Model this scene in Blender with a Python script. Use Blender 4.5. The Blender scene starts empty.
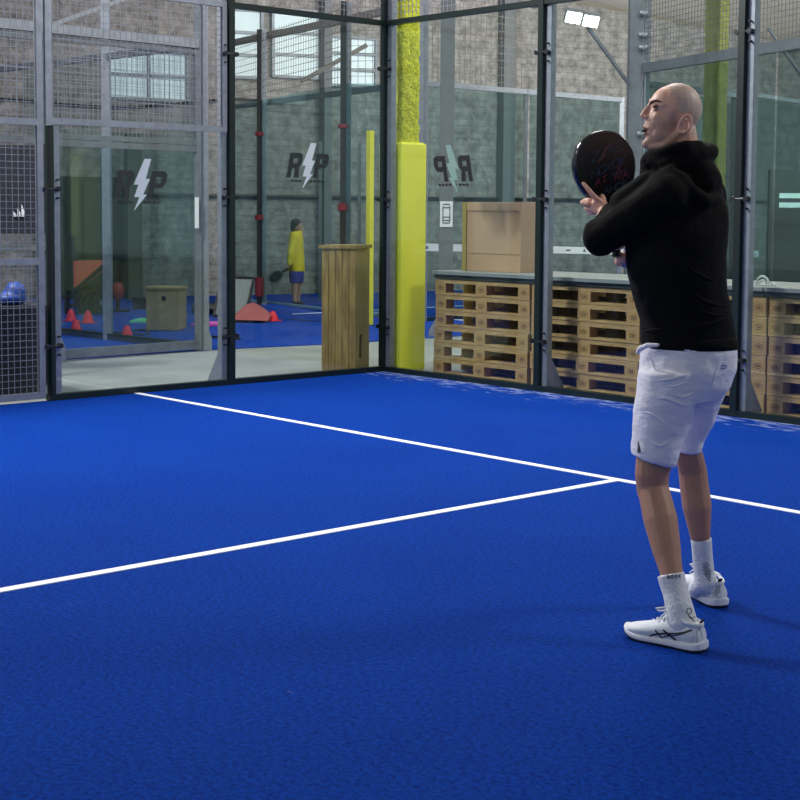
import bpy, bmesh, math, random
from mathutils import Vector, Matrix, Quaternion
from mathutils.bvhtree import BVHTree
random.seed(7)
S = bpy.context.scene
COL = S.collection
PI = math.pi

# ------------------------------------------------------------------ camera
CP = Vector((10.16, -8.907, 1.465)); YAW, PITCH, ROLL = -.84, -.074, .007; FPX = 1472.4; PCX, PCY = 400., 320.87
_cy, _sy, _cp, _sp = math.cos(YAW), math.sin(YAW), math.cos(PITCH), math.sin(PITCH)
CF = Vector((_sy*_cp, _cy*_cp, _sp)); _r = Vector((_cy, -_sy, 0)); _u = _r.cross(CF)
CR = _r*math.cos(ROLL) + _u*math.sin(ROLL); CU = _u*math.cos(ROLL) - _r*math.sin(ROLL)
def ray(px, py): return CF + CR*((px-PCX)/FPX) - CU*((py-PCY)/FPX)
def at(px, py, depth): return CP + ray(px, py)*depth
def ground(px, py, z=0):
    d = ray(px, py); return CP + d*((z-CP.z)/d.z)
cam = bpy.data.cameras.new('camera'); co = bpy.data.objects.new('camera', cam); COL.objects.link(co)
co.matrix_world = Matrix(((CR.x, CU.x, -CF.x, CP.x), (CR.y, CU.y, -CF.y, CP.y), (CR.z, CU.z, -CF.z, CP.z), (0, 0, 0, 1)))
cam.sensor_width = 36; cam.lens = FPX/800*36; cam.shift_y = (PCY-400)/800; cam.clip_end = 200; cam.clip_start = .05
S.camera = co
FH = Vector((CF.x, CF.y, 0)).normalized(); RH = Vector((CR.x, CR.y, 0)).normalized(); UP = Vector((0, 0, 1))

# ------------------------------------------------------------------ materials
def lin(c):
    return tuple(((v/255)/12.92 if v/255 <= .04045 else ((v/255+.055)/1.055)**2.4) for v in c)
def mat(name, rgb, rough=.6, metal=0., var=0., vscale=8., bump=0., bscale=30., rgb2=None, spec=.5, coat=0., emit=0., detail=4., stretch=(1, 1, 1)):
    m = bpy.data.materials.new(name); m.use_nodes = True; nt = m.node_tree; N = nt.nodes; L = nt.links
    b = N['Principled BSDF']; c = lin(rgb)
    b.inputs['Base Color'].default_value = (*c, 1); b.inputs['Roughness'].default_value = rough
    b.inputs['Metallic'].default_value = metal; b.inputs['Specular IOR Level'].default_value = spec
    if coat: b.inputs['Coat Weight'].default_value = coat
    if emit: b.inputs['Emission Color'].default_value = (*c, 1); b.inputs['Emission Strength'].default_value = emit
    tc = N.new('ShaderNodeTexCoord'); mp = N.new('ShaderNodeMapping'); mp.inputs['Scale'].default_value = stretch
    L.new(tc.outputs['Object'], mp.inputs['Vector'])
    if var or rgb2:
        nz = N.new('ShaderNodeTexNoise'); nz.inputs['Scale'].default_value = vscale; nz.inputs['Detail'].default_value = detail
        L.new(mp.outputs[0], nz.inputs['Vector'])
        r = N.new('ShaderNodeValToRGB'); L.new(nz.outputs['Fac'], r.inputs[0])
        r.color_ramp.elements[0].position = .33; r.color_ramp.elements[1].position = .67
        if rgb2: c1, c2 = c, lin(rgb2)
        else: c1, c2 = tuple(v*(1-var) for v in c), tuple(min(1, v*(1+var)) for v in c)
        r.color_ramp.elements[0].color = (*c1, 1); r.color_ramp.elements[1].color = (*c2, 1)
        L.new(r.outputs[0], b.inputs['Base Color'])
    if bump:
        nb = N.new('ShaderNodeTexNoise'); nb.inputs['Scale'].default_value = bscale; nb.inputs['Detail'].default_value = 5
        L.new(mp.outputs[0], nb.inputs['Vector'])
        bp = N.new('ShaderNodeBump'); bp.inputs['Strength'].default_value = bump; bp.inputs['Distance'].default_value = .02
        L.new(nb.outputs['Fac'], bp.inputs['Height']); L.new(bp.outputs[0], b.inputs['Normal'])
    return m
M = {}
M['galv'] = mat('galvanised_steel', (140, 146, 156), .45, .55, var=.12, vscale=14)
M['galv_dk'] = mat('weathered_galvanised_steel', (104, 110, 118), .5, .4, var=.15, vscale=9)
M['dkgreen'] = mat('dark_green_paint', (17, 32, 30), .35, .1, var=.1)
M['black'] = mat('black_paint', (18, 20, 22), .45)
M['rubber'] = mat('black_rubber', (14, 14, 15), .75)
M['bolt'] = mat('bolt_steel', (60, 62, 66), .35, .8)
M['yellow'] = mat('yellow_padding_vinyl', (234, 234, 74), .42, var=.04, vscale=3)
M['yellow_rough'] = mat('rough_yellow_sprayed_coating', (190, 192, 40), .9, var=.22, vscale=30, bump=1., bscale=45)
M['yellow_dim'] = mat('dimmed_yellow_coating', (138, 142, 62), .9, var=.15, vscale=12, bump=.6, bscale=30)  # darkened copy of the yellow, for its dimness behind green glass
M['wood'] = mat('pine_wood', (190, 158, 106), .7, rgb2=(156, 124, 78), vscale=4, stretch=(2, 2, 14), bump=.1)
M['plankwood'] = mat('stained_plank_wood', (150, 128, 74), .6, rgb2=(112, 92, 52), vscale=5, stretch=(6, 6, .8), bump=.1)
M['plankpale'] = mat('pale_plank_wood', (170, 150, 98), .6, rgb2=(140, 120, 74), vscale=5, stretch=(6, 6, .8), bump=.1)
M['block'] = mat('pressed_wood_block', (182, 148, 96), .85, rgb2=(158, 124, 76), vscale=60)
M['stamp'] = mat('burnt_stamp_mark', (70, 50, 32), .9)
M['plywood'] = mat('plywood', (140, 118, 84), .7, var=.12, vscale=6)
M['card'] = mat('brown_cardboard', (172, 142, 114), .85, var=.05, vscale=4)
M['card2'] = mat('cardboard_edge', (150, 132, 74), .85, var=.05)
M['slab'] = mat('grey_green_worktop', (128, 134, 134), .4, var=.1, vscale=4)
M['slabdk'] = mat('dark_worktop_edge', (44, 54, 54), .6)
M['paper'] = mat('white_paper', (205, 210, 215), .7)
M['ink'] = mat('printed_ink', (70, 74, 82), .8)
M['red'] = mat('red_plastic', (226, 30, 52), .5)
M['redpad'] = mat('red_foam_padding', (128, 30, 42), .7)
M['orange'] = mat('faded_orange_board', (196, 92, 72), .6, var=.05)
M['pink'] = mat('pink_foam', (196, 84, 170), .8)
M['salmon'] = mat('salmon_foam', (158, 84, 84), .8)
M['mint'] = mat('mint_green_foam', (96, 190, 140), .8)
M['white'] = mat('white_paint', (215, 218, 222), .5)
M['whitestick'] = mat('white_vinyl_sticker', (200, 210, 214), .5)
M['greenstick'] = mat('grey_green_sticker_back', (112, 140, 134), .6)
M['logoblk'] = mat('black_vinyl_sticker', (16, 18, 20), .5)
M['logogry'] = mat('dark_grey_vinyl_sticker', (30, 38, 42), .5)
M['board'] = mat('grey_speckled_board', (118, 128, 126), .6, var=.15, vscale=40)
M['navy'] = mat('dark_storage_fabric', (20, 24, 36), .8, var=.2)
M['bluebag'] = mat('bright_blue_fabric', (24, 62, 140), .5)
M['darkgreen2'] = mat('dark_green_door', (36, 50, 48), .6, var=.15, vscale=2)
M['olive'] = mat('olive_column', (66, 70, 56), .8, var=.15)
M['greycol'] = mat('grey_column', (96, 100, 104), .7, var=.06)
M['hose'] = mat('pale_hose', (170, 180, 176), .5)
# skin
M['skin'] = mat('skin', (196, 146, 124), .55, var=.07, vscale=14, bump=.08, bscale=120)
M['legskin'] = mat('tanned_leg_skin', (150, 112, 92), .6, var=.1, vscale=18)
M['scalp'] = mat('shaved_scalp', (168, 146, 130), .6, var=.08, vscale=70)
M['stubble'] = mat('stubbled_skin', (158, 122, 104), .65, var=.08, vscale=90)
M['lid'] = mat('eyelid_skin', (158, 108, 90), .55)
M['lash'] = mat('dark_lashes', (52, 34, 28), .8)
def body_skin():
    m = mat('body_skin', (222, 170, 148), .5, var=.06, vscale=14, bump=.08, bscale=120); nt = m.node_tree; N = nt.nodes; L = nt.links; p = N['Principled BSDF']
    last = p.inputs['Base Color'].links[0].from_socket
    nz = N.new('ShaderNodeTexNoise'); nz.inputs['Scale'].default_value = 160; tc = N.new('ShaderNodeTexCoord'); L.new(tc.outputs['Object'], nz.inputs[0])
    for nm, c, k in (('leg', (170, 126, 104), 1), ('scalp', (190, 172, 158), .8), ('stubble', (178, 140, 122), .75), ('lips', (168, 110, 98), .9)):
        a = N.new('ShaderNodeAttribute'); a.attribute_name = nm
        f = N.new('ShaderNodeMath'); f.operation = 'MULTIPLY'; f.inputs[1].default_value = k; L.new(a.outputs['Fac'], f.inputs[0])
        if nm in ('scalp', 'stubble'):
            g = N.new('ShaderNodeMapRange'); g.inputs['From Min'].default_value = .35; g.inputs['From Max'].default_value = .6; g.inputs['To Min'].default_value = .75; g.inputs['To Max'].default_value = 1.1; L.new(nz.outputs['Fac'], g.inputs[0])
            f2 = N.new('ShaderNodeMath'); f2.operation = 'MULTIPLY'; L.new(f.outputs[0], f2.inputs[0]); L.new(g.outputs[0], f2.inputs[1]); f = f2
        x = N.new('ShaderNodeMix'); x.data_type = 'RGBA'; L.new(f.outputs[0], x.inputs[0]); L.new(last, x.inputs[6]); x.inputs[7].default_value = (*lin(c), 1); last = x.outputs[2]
    L.new(last, p.inputs['Base Color']); return m
M['body_skin'] = body_skin()
M['lip'] = mat('lips', (150, 88, 80), .5)
M['hairdk'] = mat('dark_hair', (38, 28, 24), .8)
M['eyew'] = mat('eye_white', (190, 180, 172), .3)
M['iris'] = mat('eye_iris', (30, 22, 18), .2)
M['hoodie'] = mat('black_hoodie_cotton', (15, 15, 16), .95, bump=.5, bscale=9, spec=.15)
M['shorts'] = mat('white_sports_shorts_fabric', (226, 224, 236), .75, bump=.7, bscale=7, stretch=(1, 1, 2.2))
M['sock'] = mat('white_knit_sock', (214, 216, 222), .85, bump=.3, bscale=60)
M['shoe'] = mat('white_shoe_mesh', (206, 212, 220), .6, bump=.15, bscale=90)
M['midsole'] = mat('white_foam_midsole', (222, 224, 232), .5)
M['shoegrey'] = mat('grey_shoe_panel', (150, 164, 176), .5)
M['racketface'] = mat('black_racket_face', (9, 11, 20), .35)
M['rim'] = mat('glossy_dark_racket_rim', (18, 24, 32), .12, spec=.8)
M['rblue'] = mat('blue_racket_print', (44, 52, 94), .6)
M['rred'] = mat('red_racket_print', (104, 34, 58), .6)
M['rorange'] = mat('orange_racket_print', (112, 66, 62), .6)
M['rteal'] = mat('teal_racket_print', (34, 58, 84), .6)
M['lilac'] = mat('lilac_wrist_band', (130, 116, 168), .8)
M['kidyellow'] = mat('yellow_child_hoodie', (236, 200, 20), .8, bump=.2)
M['kidblue'] = mat('blue_child_shorts', (40, 52, 150), .8)
M['kidskin'] = mat('child_skin', (190, 140, 120), .6)
M['line'] = mat('white_court_line', (228, 232, 240), .8, bump=.3, bscale=200)

def glass_mat(name, tint):
    m = bpy.data.materials.new(name); m.use_nodes = True; nt = m.node_tree; N = nt.nodes; L = nt.links
    N.clear(); o = N.new('ShaderNodeOutputMaterial'); t = N.new('ShaderNodeBsdfTransparent'); t.inputs[0].default_value = (*tint, 1)
    g = N.new('ShaderNodeBsdfGlossy'); g.inputs['Roughness'].default_value = .015; g.inputs['Color'].default_value = (.85, 1, 1, 1)
    lw = N.new('ShaderNodeLayerWeight'); lw.inputs[0].default_value = .5
    pw = N.new('ShaderNodeMath'); pw.operation = 'POWER'; pw.inputs[1].default_value = 5; L.new(lw.outputs['Facing'], pw.inputs[0])
    f = N.new('ShaderNodeMath'); f.operation = 'MULTIPLY_ADD'; f.inputs[1].default_value = .45; f.inputs[2].default_value = .035; L.new(pw.outputs[0], f.inputs[0])
    x = N.new('ShaderNodeMixShader'); L.new(f.outputs[0], x.inputs[0]); L.new(t.outputs[0], x.inputs[1]); L.new(g.outputs[0], x.inputs[2]); L.new(x.outputs[0], o.inputs[0])
    return m
M['glass'] = glass_mat('clear_glass', (.93, .96, .955)); M['glass_mid'] = glass_mat('lightly_tinted_glass', (.86, .92, .92)); M['glass_far'] = glass_mat('darkened_green_glass', (.68, .78, .78))  # mid and far tints darkened to dim the wall seen through them

def turf_mat(name, a, b, specks=True):
    m = bpy.data.materials.new(name); m.use_nodes = True; nt = m.node_tree; N = nt.nodes; L = nt.links; p = N['Principled BSDF']
    p.inputs['Roughness'].default_value = .9; p.inputs['Specular IOR Level'].default_value = .05
    tc = N.new('ShaderNodeTexCoord')
    fine = N.new('ShaderNodeTexNoise'); fine.inputs['Scale'].default_value = 55; fine.inputs['Detail'].default_value = 10; fine.inputs['Roughness'].default_value = .85
    big = N.new('ShaderNodeTexNoise'); big.inputs['Scale'].default_value = 1.3; big.inputs['Detail'].default_value = 5
    for n in (fine, big): L.new(tc.outputs['Object'], n.inputs['Vector'])
    r = N.new('ShaderNodeValToRGB'); r.color_ramp.elements[0].position = .38; r.color_ramp.elements[1].position = .62
    r.color_ramp.elements[0].color = (*lin(a), 1); r.color_ramp.elements[1].color = (*lin(b), 1); L.new(fine.outputs['Fac'], r.inputs[0])
    mx = N.new('ShaderNodeMix'); mx.data_type = 'RGBA'; mx.blend_type = 'MULTIPLY'; mx.inputs[0].default_value = .35
    r2 = N.new('ShaderNodeValToRGB'); r2.color_ramp.elements[0].position = .35; r2.color_ramp.elements[1].position = .65
    r2.color_ramp.elements[0].color = (.66, .68, .78, 1); r2.color_ramp.elements[1].color = (1, 1, 1, 1); L.new(big.outputs['Fac'], r2.inputs[0])
    L.new(r.outputs[0], mx.inputs[6]); L.new(r2.outputs[0], mx.inputs[7])
    last = mx.outputs[2]
    if specks:   # pale sand and fluff washed up along the two court walls
        sp = N.new('ShaderNodeSeparateXYZ'); L.new(tc.outputs['Object'], sp.inputs[0])
        dn = N.new('ShaderNodeTexNoise'); dn.inputs['Scale'].default_value = 5; dn.inputs['Detail'].default_value = 9; dn.inputs['Roughness'].default_value = .7
        mp = N.new('ShaderNodeMapping'); mp.inputs['Scale'].default_value = (1, 3.2, 1); L.new(tc.outputs['Object'], mp.inputs[0]); L.new(mp.outputs[0], dn.inputs['Vector'])
        e = N.new('ShaderNodeMapRange'); e.inputs['From Min'].default_value = -.75; e.inputs['From Max'].default_value = -.03; e.inputs['To Min'].default_value = 0; e.inputs['To Max'].default_value = .24
        L.new(sp.outputs['Y'], e.inputs['Value'])
        a1 = N.new('ShaderNodeMath'); a1.operation = 'ADD'; L.new(dn.outputs['Fac'], a1.inputs[0]); L.new(e.outputs[0], a1.inputs[1])
        a2 = N.new('ShaderNodeMapRange'); a2.inputs['From Min'].default_value = .68; a2.inputs['From Max'].default_value = .82; a2.inputs['To Max'].default_value = .6; L.new(a1.outputs[0], a2.inputs['Value'])
        m2 = N.new('ShaderNodeMix'); m2.data_type = 'RGBA'; L.new(a2.outputs[0], m2.inputs[0]); L.new(last, m2.inputs[6]); m2.inputs[7].default_value = (*lin((170, 182, 215)), 1); last = m2.outputs[2]
    L.new(last, p.inputs['Base Color'])
    bp = N.new('ShaderNodeBump'); bp.inputs['Strength'].default_value = .8; bp.inputs['Distance'].default_value = .01
    L.new(fine.outputs['Fac'], bp.inputs['Height']); L.new(bp.outputs[0], p.inputs['Normal'])
    return m
M['turf'] = turf_mat('blue_artificial_turf', (1, 27, 100), (3, 69, 174))
M['turf2'] = turf_mat('blue_gym_turf', (20, 52, 130), (34, 78, 175), False)

def wall_mat():
    m = bpy.data.materials.new('rough_grey_block_wall'); m.use_nodes = True; nt = m.node_tree; N = nt.nodes; L = nt.links; p = N['Principled BSDF']
    p.inputs['Roughness'].default_value = .9
    tc = N.new('ShaderNodeTexCoord'); mp = N.new('ShaderNodeMapping'); mp.inputs['Rotation'].default_value = (PI/2, 0, 0); L.new(tc.outputs['Object'], mp.inputs[0])
    nz = N.new('ShaderNodeTexNoise'); nz.inputs['Scale'].default_value = 5; nz.inputs['Detail'].default_value = 10; nz.inputs['Roughness'].default_value = .7; L.new(tc.outputs['Object'], nz.inputs[0])
    ad = N.new('ShaderNodeMix'); ad.data_type = 'VECTOR'; ad.inputs[0].default_value = .09; L.new(mp.outputs[0], ad.inputs[4]); L.new(nz.outputs['Color'], ad.inputs[5])
    br = N.new('ShaderNodeTexBrick'); br.inputs['Scale'].default_value = 1; br.inputs['Brick Width'].default_value = .5; br.inputs['Row Height'].default_value = .11; br.inputs['Mortar Size'].default_value = .008
    br.inputs['Color1'].default_value = (*lin((148, 146, 144)), 1); br.inputs['Color2'].default_value = (*lin((140, 138, 136)), 1); br.inputs['Mortar'].default_value = (*lin((126, 124, 122)), 1)
    L.new(ad.outputs[1], br.inputs[0])
    r = N.new('ShaderNodeValToRGB'); r.color_ramp.elements[0].position = .36; r.color_ramp.elements[1].position = .62
    r.color_ramp.elements[0].color = (.45, .44, .43, 1); r.color_ramp.elements[1].color = (1.2, 1.18, 1.16, 1); L.new(nz.outputs[0], r.inputs[0])
    mx = N.new('ShaderNodeMix'); mx.data_type = 'RGBA'; mx.blend_type = 'MULTIPLY'; mx.inputs[0].default_value = 1; L.new(br.outputs[0], mx.inputs[6]); L.new(r.outputs[0], mx.inputs[7])
    L.new(mx.outputs[2], p.inputs['Base Color'])
    bp = N.new('ShaderNodeBump'); bp.inputs['Strength'].default_value = 1; bp.inputs['Distance'].default_value = .06
    L.new(nz.outputs[0], bp.inputs['Height']); L.new(bp.outputs[0], p.inputs['Normal'])
    return m
M['wall'] = wall_mat()
M['concrete'] = mat('pale_polished_concrete', (138, 144, 142), .45, var=.16, vscale=1.6, bump=.05, detail=8)
M['roof'] = mat('beige_roof_panel', (226, 214, 196), .8, var=.06, vscale=1, stretch=(6, .4, 1))
M['roofsteel'] = mat('grey_roof_steel', (110, 106, 100), .6)
M['pane'] = mat('glowing_daylight_pane', (176, 190, 196), .5, emit=.42)
M['lamp'] = mat('lit_floodlight_lens', (255, 255, 245), .3, emit=14)
M['glowstrip'] = mat('glowing_window_strip', (180, 205, 205), .5, emit=.5)

# ------------------------------------------------------------------ mesh builder
ORG = {}
def setp(o, label=None, cat=None, group=None, kind=None):
    if label: o['label'] = label
    if cat: o['category'] = cat
    if group: o['group'] = group
    if kind: o['kind'] = kind
    return o
def empty(name, loc, label=None, cat=None, group=None, kind=None):
    o = bpy.data.objects.new(name, None); COL.objects.link(o); o.location = loc; o.empty_display_size = .1
    ORG[o] = Vector(loc); return setp(o, label, cat, group, kind)
def link_mesh(name, me, mats, parent=None, origin=None):
    if not isinstance(mats, (list, tuple)): mats = [mats]
    for m in mats: me.materials.append(M[m])
    o = bpy.data.objects.new(name, me); COL.objects.link(o)
    if parent is not None:
        og = ORG[parent]; o.parent = parent; ORG[o] = og
    else:
        if origin is None:
            xs = [v.co for v in me.vertices]; lo = [min(v[i] for v in xs) for i in range(3)]; hi = [max(v[i] for v in xs) for i in range(3)]
            origin = Vector(((lo[0]+hi[0])/2, (lo[1]+hi[1])/2, lo[2]))
        og = Vector(origin); o.location = og; ORG[o] = og
    me.transform(Matrix.Translation(-og)); me.update()
    return o
def frame_of(d):
    d = d.normalized(); a = Vector((0, 0, 1)) if abs(d.z) < .95 else Vector((1, 0, 0))
    x = d.cross(a).normalized(); y = d.cross(x).normalized(); return x, y
class MB:
    def __init__(s): s.v = []; s.f = []; s.m = []
    def add(s, vs, fs, m=0):
        b = len(s.v); s.v += [Vector(v) for v in vs]; s.f += [[b+i for i in f] for f in fs]; s.m += [m]*len(fs); return s
    def box(s, c, size, rz=0, m=0, R=None):
        c = Vector(c); h = [v/2 for v in size]; R = R or Matrix.Rotation(rz, 3, 'Z')
        vs = [c + R @ Vector((x*h[0], y*h[1], z*h[2])) for z in (-1, 1) for y in (-1, 1) for x in (-1, 1)]
        return s.add(vs, [(0, 2, 3, 1), (4, 5, 7, 6), (0, 1, 5, 4), (2, 6, 7, 3), (0, 4, 6, 2), (1, 3, 7, 5)], m)
    def bar(s, a, b, w, h, m=0, side=None):   # rectangular bar from a to b; w across, h along up
        a, b = Vector(a), Vector(b); d = (b-a)
        if side is None:
            side = d.cross(UP) if d.normalized().cross(UP).length > .05 else Vector((1, 0, 0))
        x = Vector(side).normalized(); y = d.cross(x).normalized()
        vs = [p + x*(i*w/2) + y*(j*h/2) for p in (a, b) for i, j in ((-1, -1), (1, -1), (1, 1), (-1, 1))]
        return s.add(vs, [(3, 2, 1, 0), (4, 5, 6, 7), (0, 1, 5, 4), (1, 2, 6, 5), (2, 3, 7, 6), (3, 0, 4, 7)], m)
    def tube(s, a, b, r, r2=None, n=10, m=0, caps=True):
        a, b = Vector(a), Vector(b); r2 = r if r2 is None else r2; x, y = frame_of(b-a)
        vs = [p + x*(q*math.cos(2*PI*i/n)) + y*(q*math.sin(2*PI*i/n)) for p, q in ((a, r), (b, r2)) for i in range(n)]
        fs = [(i, (i+1) % n, n+(i+1) % n, n+i) for i in range(n)]
        if caps: fs += [tuple(range(n))[::-1], tuple(range(n, 2*n))]
        return s.add(vs, fs, m)
    def path(s, pts, r, n=8, m=0, closed=False):
        pts = [Vector(p) for p in pts]; k = len(pts); vs = []; fs = []; px = None
        for i, p in enumerate(pts):
            if closed: t = pts[(i+1) % k]-pts[i-1]
            else: t = pts[min(i+1, k-1)]-pts[max(i-1, 0)]
            t.normalize()
            if px is None: px, _ = frame_of(t)
            px = (px - t*px.dot(t)).normalized(); y = t.cross(px)
            rr = r[i] if isinstance(r, (list, tuple)) else r
            vs += [p + px*(rr*math.cos(2*PI*j/n)) + y*(rr*math.sin(2*PI*j/n)) for j in range(n)]
        for i in range(k if closed else k-1):
            a, b = i*n, ((i+1) % k)*n
            fs += [(a+j, a+(j+1) % n, b+(j+1) % n, b+j) for j in range(n)]
        if not closed: fs += [tuple(range(n))[::-1], tuple(range((k-1)*n, k*n))]
        return s.add(vs, fs, m)
    def ell(s, c, r, R=None, n=16, k=10, m=0):
        c = Vector(c); R = R or Matrix.Identity(3); vs = [c + R @ Vector((0, 0, -r[2]))]; fs = []
        for i in range(1, k):
            t = -PI/2 + PI*i/k
            vs += [c + R @ Vector((r[0]*math.cos(t)*math.cos(2*PI*j/n), r[1]*math.cos(t)*math.sin(2*PI*j/n), r[2]*math.sin(t))) for j in range(n)]
        vs.append(c + R @ Vector((0, 0, r[2]))); top = len(vs)-1
        for j in range(n):
            fs.append((0, 1+(j+1) % n, 1+j)); fs.append((top, 1+(k-2)*n+j, 1+(k-2)*n+(j+1) % n))
            for i in range(k-2):
                a = 1+i*n; fs.append((a+j, a+(j+1) % n, a+n+(j+1) % n, a+n+j))
        return s.add(vs, fs, m)
    def cap(s, a, ra, b, rb, n=16, m=0):   # tapered capsule
        s.tube(a, b, ra, rb, n, m); s.ell(a, (ra,)*3, n=n, m=m); s.ell(b, (rb,)*3, n=n, m=m); return s
    def loft(s, rings, n=28, m=0):         # rings: (centre, xvec, yvec)
        vs = []; fs = []
        for c, x, y in rings:
            vs += [Vector(c) + Vector(x)*math.cos(2*PI*j/n) + Vector(y)*math.sin(2*PI*j/n) for j in range(n)]
        for i in range(len(rings)-1):
            a, b = i*n, (i+1)*n; fs += [(a+j, a+(j+1) % n, b+(j+1) % n, b+j) for j in range(n)]
        fs += [tuple(range(n))[::-1], tuple(range((len(rings)-1)*n, len(rings)*n))]
        return s.add(vs, fs, m)
    def prism(s, pts, ext, m=0):           # planar polygon (3D points) pushed out by ext
        n = len(pts); pts = [Vector(p) for p in pts]; ext = Vector(ext)
        vs = pts + [p+ext for p in pts]
        fs = [tuple(range(n))[::-1], tuple(range(n, 2*n))] + [(i, (i+1) % n, n+(i+1) % n, n+i) for i in range(n)]
        return s.add(vs, fs, m)
    def mesh(s, smooth=False, bev=0):
        me = bpy.data.meshes.new('mesh'); me.from_pydata([tuple(v) for v in s.v], [], s.f)
        for p, i in zip(me.polygons, s.m): p.material_index = i
        bm = bmesh.new(); bm.from_mesh(me); bmesh.ops.recalc_face_normals(bm, faces=bm.faces)
        if bev: bmesh.ops.bevel(bm, geom=[e for e in bm.edges], offset=bev, segments=2, affect='EDGES', profile=.6, clamp_overlap=True)
        bm.to_mesh(me); bm.free()
        if smooth: me.polygons.foreach_set('use_smooth', [True]*len(me.polygons))
        return me
    def build(s, name, mats, parent=None, smooth=False, bev=0, origin=None):
        return link_mesh(name, s.mesh(smooth, bev), mats, parent, origin)
    def fuse(s, voxel=.006, smooth=4, fac=.5, disp=0, dscale=.15):   # one continuous surface
        me = s.mesh(); o = bpy.data.objects.new('tmp', me); COL.objects.link(o)
        r = o.modifiers.new('r', 'REMESH'); r.mode = 'VOXEL'; r.voxel_size = voxel
        q = o.modifiers.new('s', 'SMOOTH'); q.factor = fac; q.iterations = smooth
        if disp:
            t = bpy.data.textures.new('folds', 'CLOUDS'); t.noise_scale = dscale; t.noise_depth = 2
            d = o.modifiers.new('d', 'DISPLACE'); d.texture = t; d.strength = disp; d.mid_level = .5
        dg = bpy.context.evaluated_depsgraph_get(); dg.update()
        out = bpy.data.meshes.new_from_object(o.evaluated_get(dg)); bpy.data.objects.remove(o)
        out.materials.clear(); out.polygons.foreach_set('use_smooth', [True]*len(out.polygons))
        return out
def dup(o, parent=None):
    c = o.copy(); COL.objects.link(c); c.parent = parent; ORG[c] = ORG[o]
    for ch in [x for x in list(ORG) if x.parent == o]: dup(ch, c)
    return c

# ------------------------------------------------------------------ the setting
o = MB().box((0, 5, -.06), (60, 60, .1)).build('floor', 'concrete'); setp(o, 'pale polished concrete floor of the sports hall', kind='structure')
tf = MB().add([(.0, 0, -.012), (.0, -14, -.012), (14, -14, -.012), (14, 0, -.012), (.0, 0, 0), (.0, -14, 0), (14, -14, 0), (14, 0, 0)],
     [(0, 1, 2, 3), (4, 7, 6, 5), (0, 4, 5, 1), (1, 5, 6, 2), (2, 6, 7, 3), (3, 7, 4, 0)]).build('court_turf', 'turf', origin=(0, 0, 0))
setp(tf, 'blue artificial turf of the near padel court', kind='structure')
LY = -2.655
MB().box((7, LY, .0015), (14, .055, .004)).build('service_line', 'line', tf)
MB().box((4.99, LY-.027-5.6, .0015), (.055, 11.2, .004)).build('centre_line', 'line', tf)
# blue turf of the neighbouring courts and gym strip
o = MB().prism([(-2.76, -.2, -.011), (-2.45, 1.5, -.011), (-2.32, 4.3, -.011), (-2.6, 16, -.011), (-9.5, 16, -.011), (-10.6, 9.4, -.011), (-11.3, 5.2, -.011), (-12.4, 0.2, -.011), (-12.6, -12, -.011), (-2.62, -12, -.011)], (0, 0, .012)).build('gym_turf', 'turf2')
setp(o, 'blue turf of the gym strip and courts beyond the concrete walkway', kind='structure')
MB().bar((-8.9, 5.15, .004), (-3.4, 5.0, .004), .05, .005).build('court_line', 'line', o)
MB().bar((-6.15, 3.17, .004), (-3.2, 3.6, .004), .04, .006).build('floor_seam', 'black', o)
MB().bar((-6.4, 3.9, .004), (-6.2, 12, .004), .05, .005).build('court_line', 'line', o)

P1 = Vector((-10.87, 5.65, 0)); WD = (Vector((-9.81, 9.74, 0))-P1).normalized(); WN = Vector((WD.y, -WD.x, 0))   # WN points to the camera side
def W(s, z, off=0): return P1 + WD*s + WN*off + UP*z
prof = [(-16, 0), (22, 0), (22, 4.35), (13, 5.0), (7, 5.53), (4, 5.75), (-16, 5.9)]
ROT = math.atan2(WD.y, WD.x)
me = MB().prism([(s_, 0, z) for s_, z in prof], (0, .3, 0)).mesh()
o = link_mesh('wall_back', me, 'wall', None, (0, 0, 0)); o.location = P1; o.rotation_euler = (0, 0, ROT)
setp(o, 'rough grey block back wall of the hall', kind='structure')
# roof rising from the wall towards the camera
mb = MB()
eave = [(-16, 5.9), (4, 5.75), (7, 5.53), (13, 5.0), (22, 4.35)]
vs = [W(s_, z, -.4) for s_, z in eave] + [W(s_, 8.2, 13) for s_, z in eave] + [W(s_, 8.2, 32) for s_, z in eave]
fs = [(i+5*j, i+1+5*j, i+6+5*j, i+5+5*j) for j in (0, 1) for i in range(4)]
mb.add(vs + [v+Vector((0, 0, .12)) for v in vs], fs + [tuple(q+15 for q in f) for f in fs])
o = mb.build('ceiling', 'roof'); setp(o, 'beige sloping roof of the hall', kind='structure')
for i in range(5):
    s_ = -6 + i*6.2
    z0 = 5.75 if s_ < 4 else 5.75-(s_-4)*.083
    mb = MB().bar(W(s_, z0-.12, 0), W(s_, 8.05, 13), .12, .2); mb.build('roof_beam', 'roofsteel', o)
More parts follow.
